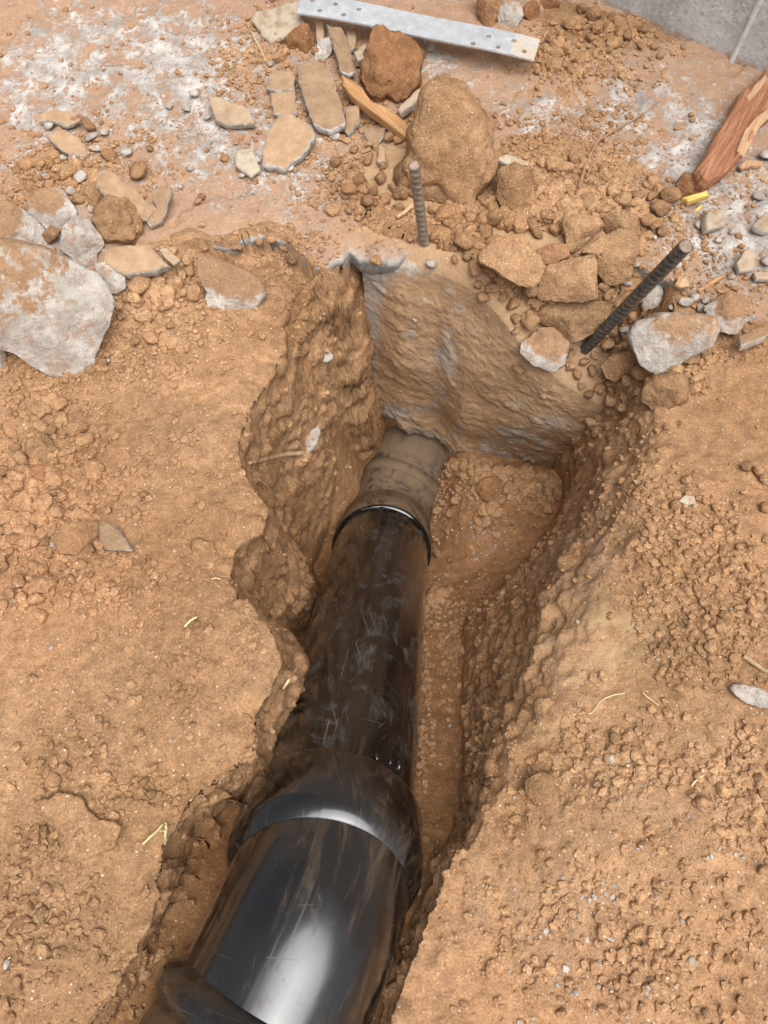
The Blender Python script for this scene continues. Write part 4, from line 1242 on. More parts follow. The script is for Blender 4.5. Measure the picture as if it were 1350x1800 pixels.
shard([(1194, 880), (1205, 870), (1222, 872), (1224, 884), (1208, 888)], 'small grey flat chip among crumbs on the right bank', thick=0.005, lift=0.003, seed=29, pale=0.9)

# ------------------------------------------------------------------ timber, strap, rebar
wood_ax = G(710, 225)[:2] - G(607, 140)[:2]
M['splinter'] = mat_wood('splinter_wood', (0.40, 0.205, 0.085), (0.58, 0.33, 0.155), (0.17, 0.08, 0.038), wood_ax)
tim_ax = G(1330, 150)[:2] - G(1245, 320)[:2]
M['timber'] = mat_wood('red_timber', (0.30, 0.125, 0.062), (0.44, 0.215, 0.115), (0.13, 0.055, 0.03), tim_ax)
M['yellow'] = mat_wood('yellow_wood', (0.62, 0.42, 0.10), (0.76, 0.56, 0.17), (0.50, 0.33, 0.08), (1, 0.2))
M['palewood'] = mat_wood('pale_wood', (0.44, 0.25, 0.13), (0.58, 0.37, 0.22), (0.26, 0.13, 0.06), tim_ax)

def timber(name, poly, label, mat, thick, lift, tilt, cat, seed, ridges=0.0, axis=None, parent=None):
    """split wood: outline on a sloping plane, top split into long ridges"""
    P = np.array(poly, float); c = P.mean(0)
    g = np.array(hit(*c)) + np.array([0, 0, lift + thick])
    n = np.array([-tilt[0], -tilt[1], 1.0]); n /= np.linalg.norm(n)
    o = np.array([0, 0, CAM_H])
    O = np.array([o + ray(*q) * (((g - o) @ n) / (ray(*q) @ n)) for q in P])
    ax = np.array([axis[0], axis[1], 0.0]); ax = ax - (ax @ n) * n; ax /= np.linalg.norm(ax)
    cr = np.cross(n, ax)
    uv = np.column_stack([(O - g) @ ax, (O - g) @ cr])
    dn = densify(uv, 0.003, 0.0, seed)
    Q = np.column_stack([dn * np.array([0.2, 3.0]), np.full(len(dn), seed * 1.0)])
    dn[:, 0] += 0.006 * fbm(Q, 60, 3, 0.6, seed)          # splintered ends
    m = len(dn); ctr = dn.mean(0)
    rings = []
    for s, h in ((0.0, 0), (0.12, 0), (0.25, 0), (0.4, 0), (0.55, 0), (0.7, 0), (0.82, 0), (0.92, -0.05), (0.985, -0.18), (1.0, -0.45), (0.99, -0.8), (0.95, -1.0), (0.0, -1.0)):
        rg = ctr + (dn - ctr) * s
        gr = np.column_stack([rg[:, 0] * 0.12, rg[:, 1], np.full(m, seed + 0.5)])
        hh = h * thick + (ridges * (fbm(gr, 70, 4, 0.6, seed) + 0.6 * fbm(gr, 190, 3, 0.6, seed + 4.0)) if h > -0.3 else 0)
        rings.append(g + rg[:, :1] * ax + rg[:, 1:] * cr + np.reshape(hh, (-1, 1)) * n if np.ndim(hh) else g + rg[:, :1] * ax + rg[:, 1:] * cr + hh * n)
    Vv = np.vstack(rings)
    i = np.arange(len(rings) * m).reshape(len(rings), m)
    F = np.stack([i[:-1], np.roll(i[:-1], -1, 1), np.roll(i[1:], -1, 1), i[1:]], 2).reshape(-1, 4)
    b = np.array([Vv[:, 0].mean(), Vv[:, 1].mean(), Vv[:, 2].min()]) if parent is None else np.array(parent.location)
    ob = mesh_obj(name, Vv - b, F, M[mat], parent, smooth_shade=False)
    if parent is None:
        ob.location = tuple(b)
        tag(ob, label, cat)
    return ob

timber('wood_splinter', [(600, 130), (607, 132), (633, 150), (653, 177), (687, 193), (713, 213), (723, 223), (720, 233), (710, 237), (687, 220), (643, 187), (613, 163), (600, 147)],
       'orange split wood stick lying across the shards', 'splinter', 0.016, 0.018, (0.05, 0.1), 'wood stick', 1, 0.0035, wood_ax)
tb = timber('timber_offcut', [(1352, 112), (1340, 132), (1305, 155), (1298, 176), (1272, 215), (1230, 290), (1238, 308), (1248, 316), (1278, 300), (1306, 272), (1326, 245), (1348, 205), (1392, 172), (1410, 110)],
       'splintered red-brown timber offcut at the right edge against the concrete', 'timber', 0.032, 0.004, (-0.15, 0.05), 'timber', 2, 0.0075, tim_ax)
timber('splinter', [(1296, 262), (1310, 228), (1330, 205), (1356, 185), (1362, 196), (1338, 220), (1322, 250), (1308, 275)], None, 'palewood', 0.006, 0.030, (-0.15, 0.05), None, 3, 0.004, tim_ax, tb)
timber('splinter', [(1312, 170), (1326, 150), (1345, 132), (1350, 138), (1334, 160), (1318, 178)], None, 'palewood', 0.005, 0.034, (-0.15, 0.05), None, 4, 0.003, tim_ax, tb)
timber('wood_chip', [(1300, 290), (1312, 280), (1342, 283), (1338, 292), (1318, 292), (1304, 297)], 'pale wood chip just right of the red timber foot', 'palewood', 0.006, 0.004, (0, 0.1), 'wood chip', 5, 0.002, (1, 0.1))
timber('wood_chip', [(1203, 346), (1244, 334), (1248, 342), (1211, 354)], 'bright yellow wood stick under the red timber', 'yellow', 0.010, 0.012, (0, 0.1), 'wood chip', 6, 0.0008, (1, 0.25))
timber('wood_chip', [(1221, 369), (1233, 358), (1237, 361), (1226, 373)], 'tiny yellow wood chip below the bright yellow stick', 'yellow', 0.004, 0.003, (0, 0), 'wood chip', 7, 0.0006, (1, 0.8))
timber('wood_chip', [(1228, 507), (1266, 484), (1273, 486), (1234, 511)], 'thin orange wood splinter right of the leaning rebar', 'splinter', 0.005, 0.004, (0, 0), 'wood chip', 8, 0.001, (1, 0.6))
timber('wood_chip', [(1186, 500), (1192, 486), (1206, 488), (1214, 502), (1198, 504)], 'crumbled orange wood chip beside the leaning rebar top', 'palewood', 0.006, 0.004, (0, 0), 'wood chip', 9, 0.002, (1, 0.2))

def mat_galv():
    N = Nodes('galvanised_steel')
    c = N.mix(N.ramp(N.noise(70, 5, 0.7), 0.3, 0.7), (0.56, 0.59, 0.61), (0.78, 0.81, 0.83))
    c = N.mix(N.ramp(N.voro(90, out='Distance'), 0.1, 0.7, 0, 0.25), c, (0.5, 0.55, 0.58))
    dirt = N.ramp(N.math('ADD', N.noise(26, 5, 0.75), N.attr('soil')), 0.55, 0.70)
    c = N.mix(N.math('MULTIPLY', dirt, 0.8), c, (0.46, 0.36, 0.24))
    r = N.math('ADD', 0.42, N.math('MULTIPLY', dirt, 0.45))
    b = N.bump(N.noise(160, 4, 0.6), 0.15, 0.001)
    N.done(c, r, b, 0.5)
    N.link(N.ramp(dirt, 0, 1, 0.55, 0.0), N.b.inputs['Metallic'])
    return N.m
M['galv'] = mat_galv()

def strap():
    pts = [(527, -6), (952, 62), (938, 107), (521, 23)]
    holes = [(549, 2), (590, 11), (631, 21), (562, 21), (604, 30), (858, 68), (831, 80), (875, 86), (903, 75), (921, 92)]
    lv = 0.036
    Wp = [G(*q, lv) for q in pts]
    o = Wp[3]
    e1 = Wp[2] - Wp[3]; Ltot = np.linalg.norm(e1); e1 /= Ltot
    n = np.array([0, 0, 1.0]); e2 = np.cross(n, e1)
    wid = float(np.mean([(Wp[0] - Wp[3]) @ e2, (Wp[1] - Wp[2]) @ e2]))
    bm = bmesh.new()
    def loop(q):
        vs = [bm.verts.new((a, b_, 0)) for a, b_ in q]
        return [bm.edges.new((vs[k], vs[(k + 1) % len(vs)])) for k in range(len(vs))]
    rect = []
    m = 40
    skew0, skew1 = (Wp[0] - Wp[3]) @ e1, (Wp[1] - Wp[2]) @ e1
    for k in range(m + 1): rect.append((Ltot * k / m, 0.0))
    for k in range(m + 1): rect.append((Ltot + skew1 - (Ltot + skew1 - skew0) * k / m, wid))
    ed = loop(rect)
    for hq in holes:
        w_ = G(*hq, lv) - o
        hx, hy = w_ @ e1, w_ @ e2
        ed += loop([(hx + 0.0040 * math.cos(a), hy + 0.0040 * math.sin(a)) for a in np.linspace(0, 2 * math.pi, 15)[:-1]])
    bmesh.ops.triangle_fill(bm, use_beauty=True, use_dissolve=False, edges=ed)
    geom = bmesh.ops.extrude_face_region(bm, geom=bm.faces[:])
    for v in [g_ for g_ in geom['geom'] if isinstance(g_, bmesh.types.BMVert)]:
        v.co.z -= 0.0028
    bmesh.ops.recalc_face_normals(bm, faces=bm.faces[:])
    for v in bm.verts:                                     # a slight bow
        s = v.co.x / Ltot
        v.co.z += 0.004 * math.sin(math.pi * s) + 0.0015 * math.sin(9 * s)
    me = bpy.data.meshes.new('metal_strap')
    bm.to_mesh(me); bm.free()
    at = me.attributes.new('soil', 'FLOAT', 'POINT')
    at.data.foreach_set('value', [0.22 * max(0.0, (v.co.x / Ltot - 0.86) / 0.14) - 0.02 for v in me.vertices])
    me.materials.append(M['galv'])
    ob = bpy.data.objects.new('metal_strap', me); COL.objects.link(ob)
    from mathutils import Matrix
    ob.matrix_world = Matrix(((e1[0], e2[0], 0, o[0]), (e1[1], e2[1], 0, o[1]), (0, 0, 1, lv), (0, 0, 0, 1)))
    tag(ob, 'galvanised steel strap with punched nail holes at both ends', 'metal strap')
strap()

def mat_rebar(name, a, b):
    N = Nodes(name)
    c = N.mix(N.ramp(N.noise(120, 5, 0.7), 0.35, 0.68), a, b)
    c = N.mix(N.ramp(N.noise(45, 5, 0.7), 0.56, 0.70, 0, 0.8), c, (0.30, 0.18, 0.10))
    n = N.bump(N.noise(300, 3, 0.7), 0.3, 0.001)
    N.done(c, 0.55, n, 0.5)
    N.b.inputs['Metallic'].default_value = 0.15
    return N.m
M['rebar'] = mat_rebar('rebar_steel', (0.075, 0.066, 0.056), (0.17, 0.15, 0.125))
M['rebar_pale'] = mat_rebar('rebar_steel_dusty', (0.22, 0.18, 0.14), (0.36, 0.29, 0.22))
M['cut'] = mat_plain('sawn_end', (0.24, 0.17, 0.125), (0.42, 0.31, 0.25), 240)

def rebar(base, top, ztop, rad, mat, label, pitch=0.0105):
    b = hit(*base); tpt = G(*top, ztop)
    ax = tpt - b; L = np.linalg.norm(ax); ax /= L
    b2 = b - ax * 0.06
    L += 0.06
    up = np.cross(ax, np.array([0.3, 0.9, 0.1])); up /= np.linalg.norm(up); vp = np.cross(ax, up)
    seg, m = 24, int(L / 0.0013)
    s = np.linspace(0, L, m); a = np.linspace(0, 2 * math.pi, seg + 1)[:-1]
    S, A_ = np.meshgrid(s, a, indexing='ij')
    rib = np.exp(-(((S + 0.0035 * np.abs(np.cos(A_)) ) % pitch - pitch / 2) / 0.0013) ** 2)
    lon = np.exp(-((np.abs(np.cos(A_)) - 1) / 0.06) ** 2)
    Rr = rad + 0.0013 * np.maximum(rib * (1 - lon), lon)
    Vv = b2 + S[..., None] * ax + Rr[..., None] * (np.cos(A_)[..., None] * up + np.sin(A_)[..., None] * vp)
    Vv = Vv.reshape(-1, 3)
    i = np.arange(m * seg).reshape(m, seg)
    F = np.stack([i[:-1], np.roll(i[:-1], -1, 1), np.roll(i[1:], -1, 1), i[1:]], 2).reshape(-1, 4)
    E = bpy.data.objects.new('rebar', None); COL.objects.link(E); E.location = tuple(b)
    tag(E, label, 'rebar', 'rebar stubs standing out of the concrete')
    mesh_obj('bar', Vv - b, F, M[mat], E)
    tip = b2 + ax * (L + 0.0006)
    cv = [tip - b]
    for rr_, dz in ((0.55, 0.0006), (0.96, 0.0), (1.06, -0.0015)):
        for q in a:
            cv.append(tip - b + ax * (dz + 0.0007 * math.sin(3 * q)) + rad * rr_ * (math.cos(q) * up + math.sin(q) * vp))
    cf = [[0, 1 + k, 1 + (k + 1) % seg] for k in range(seg)]
    for r_ in range(2):
        for k in range(seg):
            p, q = 1 + r_ * seg + k, 1 + r_ * seg + (k + 1) % seg
            cf.append([p, p + seg, q + seg, q])
    mesh_obj('cut_end', np.array(cv), cf, M['cut'], E)
rebar((746, 428), (728, 290), 0.155, 0.0062, 'rebar_pale', 'short upright rebar stub in front of the biggest soil clod')
rebar((1030, 612), (1206, 432), 0.185, 0.0074, 'rebar', 'longer dark rebar leaning to the right over the clod heap')

# ------------------------------------------------------------------ roots, straws and twigs
M['root'] = mat_plain('root_bark', (0.42, 0.27, 0.15), (0.58, 0.41, 0.25), 120)
M['straw'] = mat_plain('dry_straw', (0.60, 0.46, 0.22), (0.76, 0.62, 0.34), 120)
M['twig'] = mat_plain('twig_bark', (0.26, 0.15, 0.085), (0.38, 0.24, 0.15), 120)
RT = 'root'
strand('root', [(438, 818), (465, 811), (500, 802), (535, 799)], 0.0026, 0.0042, M['root'], 'pale thick root sticking out of the left trench wall', RT, 0.006, seed=1)
strand('root', [(455, 845), (475, 862), (495, 884), (522, 896)], 0.0009, 0.0006, M['root'], 'hair-thin root hanging below the thick root', RT, 0.006, seed=2)
strand('root', [(1010, 1254), (1030, 1256), (1045, 1260), (1047, 1236), (1060, 1226), (1105, 1217)], 0.0008, 0.0007, M['straw'], 'hair-thin bent root on the right trench edge', RT, 0.002, seed=3)
strand('root', [(1124, 1214), (1140, 1228), (1160, 1245)], 0.0009, 0.0006, M['straw'], 'short hair-thin root right of the bent one', RT, 0.002, seed=4)
strand('root', [(325, 1106), (330, 1094), (340, 1089), (351, 1084)], 0.0013, 0.0009, M['straw'], 'short curved pale root on the left bank', RT, 0.003, seed=5)
strand('root', [(370, 1021), (378, 1017), (391, 1020)], 0.0012, 0.0008, M['straw'], 'tiny pale root on the left bank under the half-buried stone', RT, 0.003, seed=6)
E = bpy.data.objects.new('straw', None); COL.objects.link(E)
tag(E, 'forked yellow straw at the edge of the lower left bank', 'straw')
for k, (pp_, ll) in enumerate((([(246, 1491), (258, 1477), (272, 1466), (284, 1460), (297, 1443)], (0.002, 0.004, 0.006, 0.008, 0.014)),
                               ([(297, 1443), (301, 1462), (299, 1486)], (0.014, 0.018, 0.02)), ([(297, 1443), (303, 1465), (304, 1472)], (0.014, 0.016, 0.016)), ([(284, 1460), (300, 1460)], (0.008, 0.018)))):
    strand('stem', pp_, 0.0013, 0.0009, M['straw'], None, None, seed=7 + k, parent=E, lifts=ll)
strand('straw', [(498, 1216), (510, 1200), (524, 1176)], 0.0016, 0.0010, M['straw'], 'straw stuck between the left trench rim and the pipe', 'straw', 0.012, seed=12)
strand('twig', [(1298, 1150), (1315, 1163), (1330, 1172), (1352, 1187)], 0.0028, 0.0022, M['root'], 'smooth brown twig at the right edge above the flat pale stone', 'twig', 0.004, seed=13)
strand('twig', [(1158, 183), (1120, 212), (1075, 236), (1046, 256), (1028, 296), (1014, 340)], 0.0010, 0.0022, M['twig'], 'long thin bent twig on the soil below the wall', 'twig', 0.006, seed=14)
strand('twig', [(1041, 285), (1034, 305), (1027, 322)], 0.0016, 0.0020, M['twig'], 'short twig beside the lower end of the long bent twig', 'twig', 0.006, seed=15)
strand('straw', [(441, 58), (455, 85), (470, 118)], 0.0012, 0.0010, M['straw'], 'straight straw on the soil left of the red-brown clod', 'straw', 0.006, seed=16)
strand('straw', [(400 + 880 / 3, 388), (712, 378), (728, 362)], 0.0030, 0.0030, M['root'], 'short pale stick at the left of the upright rebar', 'stick', 0.005, seed=17)
strand('twig', [(985 + 68, 851), (1100 + 0, 852), (1118, 855)], 0.0008, 0.0008, M['twig'], 'thin dark twig on the crest of the right bank', 'twig', 0.002, seed=18)
for k in range(2):
    strand('root', [[(10, 1700), (14, 1685), (24, 1680)], [(1210, 1385), (1222, 1370), (1240, 1362)]][k], 0.0012, 0.0008, M['straw'],
           ['short pale root at the left edge low down', 'short yellow root in crumbs on the lower right'][k], RT, 0.003, seed=20 + k)

# ------------------------------------------------------------------ clods and chips that can be counted
def clod_mesh(name, seed, lumpy, sub=3, mat='soil', flat=1.0, box=0.8):
    Vs, F = ICO[sub]
    rng = np.random.default_rng(seed)
    r = np.ones(len(Vs))
    for _ in range(9):
        n = rng.normal(size=3); n /= np.linalg.norm(n)
        dd = Vs @ n
        lim = rng.uniform(0.48, 0.88)
        r = np.where(dd > 0.05, np.minimum(r, lim / np.maximum(dd, 0.05)), r)
    r = np.minimum(r, 1.0) * (1 + 0.16 * fbm(Vs, 1.6, 3, 0.5, seed * 3.1) + 0.10 * fbm(Vs, 4.0, 4, 0.7, seed * 1.3) + lumpy * lumps(Vs, 0.6, seed))
    P = Vs * r[:, None] * np.array([1.0, rng.uniform(0.72, 0.95), rng.uniform(0.6, 0.85) * flat])
    o = mesh_obj(name, P, F, M[mat], attrs={'dust': np.full(len(P), 0.2)} if mat == 'chunk' else None)
    return o
protos = [clod_mesh('dirt_clod', k, 0.18 if k % 3 == 0 else 0.0) for k in range(12)]
chips = [clod_mesh('concrete_chip', 50 + k, 0.0, 2, 'chunk', 0.6) for k in range(6)]
PMESH = [p.data for p in protos]; CMESH = [p.data for p in chips]
for p in protos + chips:
    bpy.data.objects.remove(p)

def place(mesh, name, P, n, r, label, cat, group, sink=0.35, rot=None, asp=1.0, rnd=random):
    o = bpy.data.objects.new(name, mesh); COL.objects.link(o)
    o.location = (P[0] + n[0] * 0, P[1], P[2] + r * (0.92 - sink))
    o.scale = (r * asp, r, r)
    o.rotation_euler = (rnd.uniform(-0.5, 0.5), rnd.uniform(-0.5, 0.5), rnd.uniform(0, 6.28) if rot is None else rot)
    tag(o, label, cat, group)
    return o

taken = []
def clod_px(px, py, r, label, group, white=False):
    P = hit(px, py)
    z = (P - np.array([0, 0, CAM_H])) @ np.array([0, CP, -SP])
    rw = r * z / FPX
    taken.append((P[0], P[1], rw))
    m = random.choice(CMESH if white else PMESH)
    o = place(m, 'concrete_chip' if white else 'dirt_clod', P, (0, 0, 1), rw * 1.12, label, 'concrete chip' if white else 'dirt clod', group)
    if group:
        PENDING.append((o, px, py, r, 'white chip' if white else 'dirt clod'))
    return o

ANCH = [(70, 545, 'biggest concrete chunk'), (93, 372, 'pinkish grey chunk'), (143, 425, 'whitest concrete chunk'), (205, 490, 'small white chunk'), (410, 505, 'flat-topped tan stone'), (207, 387, 'lumpy round clod'),
        (688, 115, 'dark lumpy clod'), (785, 265, 'biggest soil clod'), (905, 335, 'upright oblong clod'), (1022, 405, 'wedge-shaped clod'), (1092, 397, 'blocky clod'), (1080, 452, 'pale many-sided clod'), (1000, 490, 'brick-shaped clod'),
        (897, 460, 'wide flat clod'), (1005, 563, 'broad clod by the rebar'), (958, 615, 'white-fronted stone'), (1088, 643, 'smooth wedge clod'), (1180, 603, 'grey pitted slab piece'), (1142, 523, 'pale blue-grey stone'), (1280, 550, 'white-edged slab piece'),
        (1170, 688, 'large rounded clod'), (737, 360, 'upright rebar'), (1206, 432, 'leaning rebar top'), (1030, 612, 'leaning rebar foot'), (1285, 235, 'red timber'), (1225, 344, 'yellow stick'), (935, 85, 'strap end'), (560, 165, 'rectangular shard'), (507, 245, 'seven-sided shard'),
        (655, 185, 'orange wood stick'), (118, 248, 'leaf-shaped shard'), (225, 345, 'long slanting shard'), (405, 195, 'ragged upper shard'), (133, 945, 'flat oblong clod'), (28, 752, 'round clod of the left pile'), (70, 787, 'broad half-buried clod'), (72, 835, 'dark tilted clod'),
        (200, 945, 'white-edged triangular shard'), (860, 858, 'dark round trench stone'), (357, 965, 'half-buried rim stone'), (85, 1520, 'three-sided stone'), (952, 1388, 'embedded bank clod'), (1057, 1612, 'lone angular stone'), (1320, 1222, 'flat pale right-hand stone'),
        (1329, 978, 'round right-edge clod'), (1325, 1170, 'smooth brown twig'), (1085, 270, 'long bent twig'), (275, 1465, 'forked yellow straw'), (140, 1450, 'soil-crusted shard'), (1200, 70, 'foot of the wall'), (685, 760, 'far pipe bend'), (1060, 1240, 'thin bent root'), (1208, 878, 'grey flat chip'), (338, 1095, 'short curved root'), (222, 458, 'flat brown shard'), (530, 440, 'slab edge')]
PENDING = []
ORD = ['', ', second nearest', ', third nearest', ', fourth nearest', ', fifth nearest', ', sixth nearest', ', seventh nearest', ', eighth nearest', ', ninth nearest', ', tenth nearest', ', eleventh nearest', ', twelfth nearest', ', thirteenth nearest', ', fourteenth nearest']
def name_clods():
    from collections import defaultdict
    box = defaultdict(list)
    for o, x, y, r, what in PENDING:
        d, ax, ay, ph = min((math.hypot(x - q[0], y - q[1]), q[0], q[1], q[2]) for q in ANCH)
        side = ('left of' if x < ax else 'right of') if abs(x - ax) > abs(y - ay) else ('above' if y < ay else 'below')
        size = 'tiny' if r < 8.5 else 'small' if r < 12.5 else 'middling'
        box[(size, what, side, ph)].append((d, o))
    for (size, what, side, ph), lst in box.items():
        lst.sort(key=lambda q: q[0])
        for k, (d, o) in enumerate(lst):
            o['label'] = '%s %s %s the %s%s' % (size, what, side, ph, ORD[min(k, 13)] if len(lst) > 1 and k else (', nearest to it' if len(lst) > 1 else ''))

GL = {
 'heap': ('small brown dirt clod packed round the larger clods of the heap', 'clods in the heap by the leaning rebar'),
 'left': ('small rounded dirt clod in the pebble pile at the left edge', 'clods of the left pebble pile'),
 'shard': ('small dirt clod lying between the mortar shards and the biggest soil clod', 'clods below the mortar shards'),
 'upleft': ('small dirt clod among the shards of the upper left rubble', 'clods of the upper left rubble'),
 'wall': ('small dirt clod at the end of the strap below the wall', 'clods below the wall'),
 'rebar': ('small dirt clod below the foot of the leaning rebar', 'clods at the foot of the leaning rebar'),
 'slabl': ('small dirt clod on the soil below the slab edge left of the trench', 'clods below the slab edge'),
 'floor': ('small dirt clod on the trench floor beside the far bend of the pipe', 'clods on the trench floor'),
 'rbank': ('small dirt clod loose on the right bank', 'clods loose on the right bank'),
 'lbank': ('small dirt clod loose on the lower left bank', 'clods loose on the lower left bank'),
 'rlow': ('small dirt clod loose on the lower right soil', 'clods loose on the lower right soil'),
}
HAND = {
 'left': [(31, 789, 10), (43, 811, 16), (9, 830, 12), (46, 831, 13), (94, 791, 10), (33, 859, 13), (54, 861, 10), (83, 872, 11), (100, 867, 9), (7, 855, 10), (93, 761, 11), (113, 768, 8), (100, 905, 14), (126, 905, 12), (48, 898, 9),
          (30, 952, 15), (56, 935, 13), (81, 954, 11), (161, 968, 12), (204, 980, 9), (37, 1026, 15), (69, 1028, 12), (22, 972, 11), (89, 1024, 9), (144, 994, 13), (80, 1002, 12), (60, 995, 10), (10, 905, 11), (25, 885, 9), (5, 935, 11), (70, 912, 10), (110, 880, 8), (128, 1020, 10), (112, 1000, 9), (4, 1000, 12), (160, 1012, 8), (88, 976, 10), (18, 1045, 9)],
 'shard': [(590, 293, 12), (623, 268, 9), (685, 245, 13), (703, 252, 13), (648, 260, 9), (613, 342, 15), (633, 325, 16), (643, 358, 13), (590, 333, 8), (657, 343, 10), (678, 357, 12), (660, 361, 8), (703, 347, 13), (667, 320, 13), (700, 368, 9), (647, 285, 10), (612, 375, 8), (625, 300, 7), (690, 335, 9), (600, 245, 7), (660, 215, 8)],
 'heap': [(926, 516, 20), (867, 512, 15), (833, 482, 18), (879, 497, 13), (928, 566, 19), (850, 528, 13), (814, 433, 19), (854, 414, 17), (869, 393, 18), (934, 400, 13), (1010, 282, 14), (1087, 360, 18), (1120, 354, 14), (1026, 363, 18), (1052, 369, 15),
          (1158, 375, 17), (1175, 354, 18), (962, 385, 14), (975, 410, 13), (945, 415, 11), (900, 540, 14), (905, 565, 11), (885, 525, 10), (1138, 395, 13), (1150, 400, 12), (1135, 420, 10), (860, 440, 9), (820, 458, 9), (918, 395, 10), (985, 360, 11), (1000, 345, 9), (1070, 340, 10), (1145, 350, 11), (960, 350, 9), (1075, 330, 8), (1160, 410, 11), (893, 405, 9), (1060, 510, 11), (1065, 525, 9), (905, 585, 9), (840, 505, 9), (800, 460, 8), (960, 365, 8), (945, 375, 8)],
 'rebar': [(1126, 661, 18), (1099, 676, 15), (1071, 678, 9), (1052, 685, 13), (1035, 695, 10), (1071, 708, 15), (1097, 704, 12), (1114, 693, 9), (1000, 647, 10), (911, 653, 12), (953, 697, 8), (1002, 626, 11), (1025, 640, 11), (1040, 655, 10), (1015, 662, 9), (1045, 630, 9), (1211, 636, 14), (1085, 600, 10), (1110, 605, 9), (1075, 590, 9), (1020, 680, 8), (1060, 665, 8), (1140, 690, 9)],
 'upleft': [(135, 220, 13), (159, 226, 13), (195, 280, 14), (155, 295, 10), (118, 313, 11), (92, 422, 17), (245, 308, 19), (128, 330, 10), (100, 318, 8), (68, 318, 8), (80, 300, 8), (235, 420, 8), (350, 358, 9), (264, 265, 7), (150, 342, 8), (138, 355, 12), (60, 335, 7), (357, 350, 8)],
 'wall': [(1002, 84, 13), (975, 104, 10), (1008, 108, 10), (990, 120, 9), (1020, 95, 10), (965, 75, 11), (1035, 75, 11), (1060, 50, 11), (1075, 40, 12), (985, 65, 9), (1045, 100, 8), (1070, 90, 8), (1100, 70, 9), (1130, 55, 10), (1150, 85, 8), (955, 115, 8), (1040, 30, 12), (1020, 20, 10), (1005, 45, 9), (1125, 85, 8), (945, 130, 8), (1160, 100, 8)],
 'slabl': [(276, 483, 13), (248, 506, 20), (346, 524, 17), (241, 605, 11), (300, 500, 11), (320, 490, 12), (335, 480, 11), (225, 530, 9), (265, 520, 9), (285, 545, 9), (300, 575, 8), (415, 440, 12), (360, 440, 9), (480, 425, 11), (515, 455, 13), (455, 430, 10), (500, 440, 9), (260, 575, 8), (215, 560, 9), (180, 640, 10), (160, 655, 9), (190, 625, 8), (250, 640, 8), (215, 650, 7), (325, 520, 10)],
 'floor': [(815, 840, 9), (800, 880, 10), (780, 885, 8), (790, 905, 8), (770, 900, 9), (805, 860, 7), (828, 850, 7), (785, 935, 7), (770, 975, 8), (790, 985, 6), (765, 950, 7), (835, 825, 7)],
 'rbank': [(1185, 890, 10), (1205, 905, 8), (1195, 960, 11), (1205, 975, 10), (1200, 1000, 9), (1210, 1015, 8), (1180, 945, 8), (1260, 930, 10), (1255, 895, 9), (1330, 830, 13), (1345, 845, 11), (1310, 825, 12), (1205, 845, 10), (1315, 1000, 10), (1335, 1010, 10), (1270, 1085, 11), (1260, 1105, 10), (1190, 1145, 9), (1240, 1140, 10), (1285, 1160, 12), (1345, 950, 9), (1300, 965, 9), (1290, 1010, 8), (1320, 1035, 9), (1090, 850, 9), (1130, 870, 8), (1220, 1035, 8), (1250, 1080, 8), (1235, 880, 8), (1345, 895, 11), (1210, 925, 7)],
 'lbank': [(75, 1340, 9), (115, 1350, 12), (95, 1372, 15), (65, 1470, 11), (80, 1462, 10), (80, 1605, 14), (55, 1630, 12), (80, 1490, 9), (40, 1605, 10), (20, 1615, 11), (75, 1575, 9), (30, 1725, 10), (35, 1735, 9), (190, 1275, 8), (175, 1265, 7), (255, 1375, 10), (265, 1395, 11), (240, 1370, 7), (295, 1390, 8), (230, 1395, 7), (345, 1100, 8), (270, 1030, 9), (255, 870, 8), (240, 900, 9), (105, 1440, 8), (250, 1290, 7)],
 'rlow': [(1080, 1300, 12), (1100, 1320, 9), (1065, 1330, 9), (1235, 1410, 13), (1330, 1375, 13), (1340, 1395, 12), (1320, 1350, 10), (1345, 1420, 11), (1185, 1700, 10), (1175, 1720, 9), (1130, 1665, 10), (1110, 1650, 9), (1175, 1740, 9), (1125, 1770, 10), (1310, 1610, 9), (1340, 1530, 10), (985, 1780, 9), (1300, 1755, 10), (1240, 1780, 9), (1320, 1395, 9), (1090, 1355, 8), (1280, 1340, 8)],
}
for key, lst in HAND.items():
    lab, grp = GL[key]
    for x, y, r in lst:
        clod_px(x, y, r, lab, grp)
WHITE = [(88, 228, 11), (163, 248, 13), (184, 238, 10), (169, 267, 11), (133, 288, 12), (113, 280, 8), (145, 317, 14), (225, 272, 11), (128, 341, 11)]
for x, y, r in WHITE:
    clod_px(x, y, r, 'small white concrete chip among the shards of the upper left rubble', 'white chips of the upper left rubble', True)
for x, y, r in [(637, 98, 9), (630, 118, 9), (588, 243, 11), (452, 285, 9), (425, 312, 9), (510, 300, 8), (560, 315, 7), (757, 90, 10), (475, 115, 7), (330, 195, 10), (345, 170, 11), (300, 190, 9), (415, 200, 8), (335, 300, 7), (365, 210, 8), (385, 215, 8), (318, 330, 7)]:
    clod_px(x, y, r, 'small whitish concrete chip on the upper slab near the mortar shards', 'white chips on the upper slab', True)
for x, y, r in [(1289, 411, 9), (1342, 465, 11), (1202, 537, 13), (1218, 528, 11), (1228, 545, 10), (1240, 532, 10), (1095, 583, 9), (1100, 500, 9), (1118, 470, 10), (1225, 400, 9), (1190, 470, 8), (1150, 420, 7), (1260, 425, 7), (1330, 350, 12), (1345, 280, 14), (1285, 490, 8), (1180, 545, 8), (1318, 560, 8), (1150, 560, 8)]:
    clod_px(x, y, r, 'small pale concrete chip on the right of the slab round the leaning rebar top', 'pale chips on the right of the slab', True)
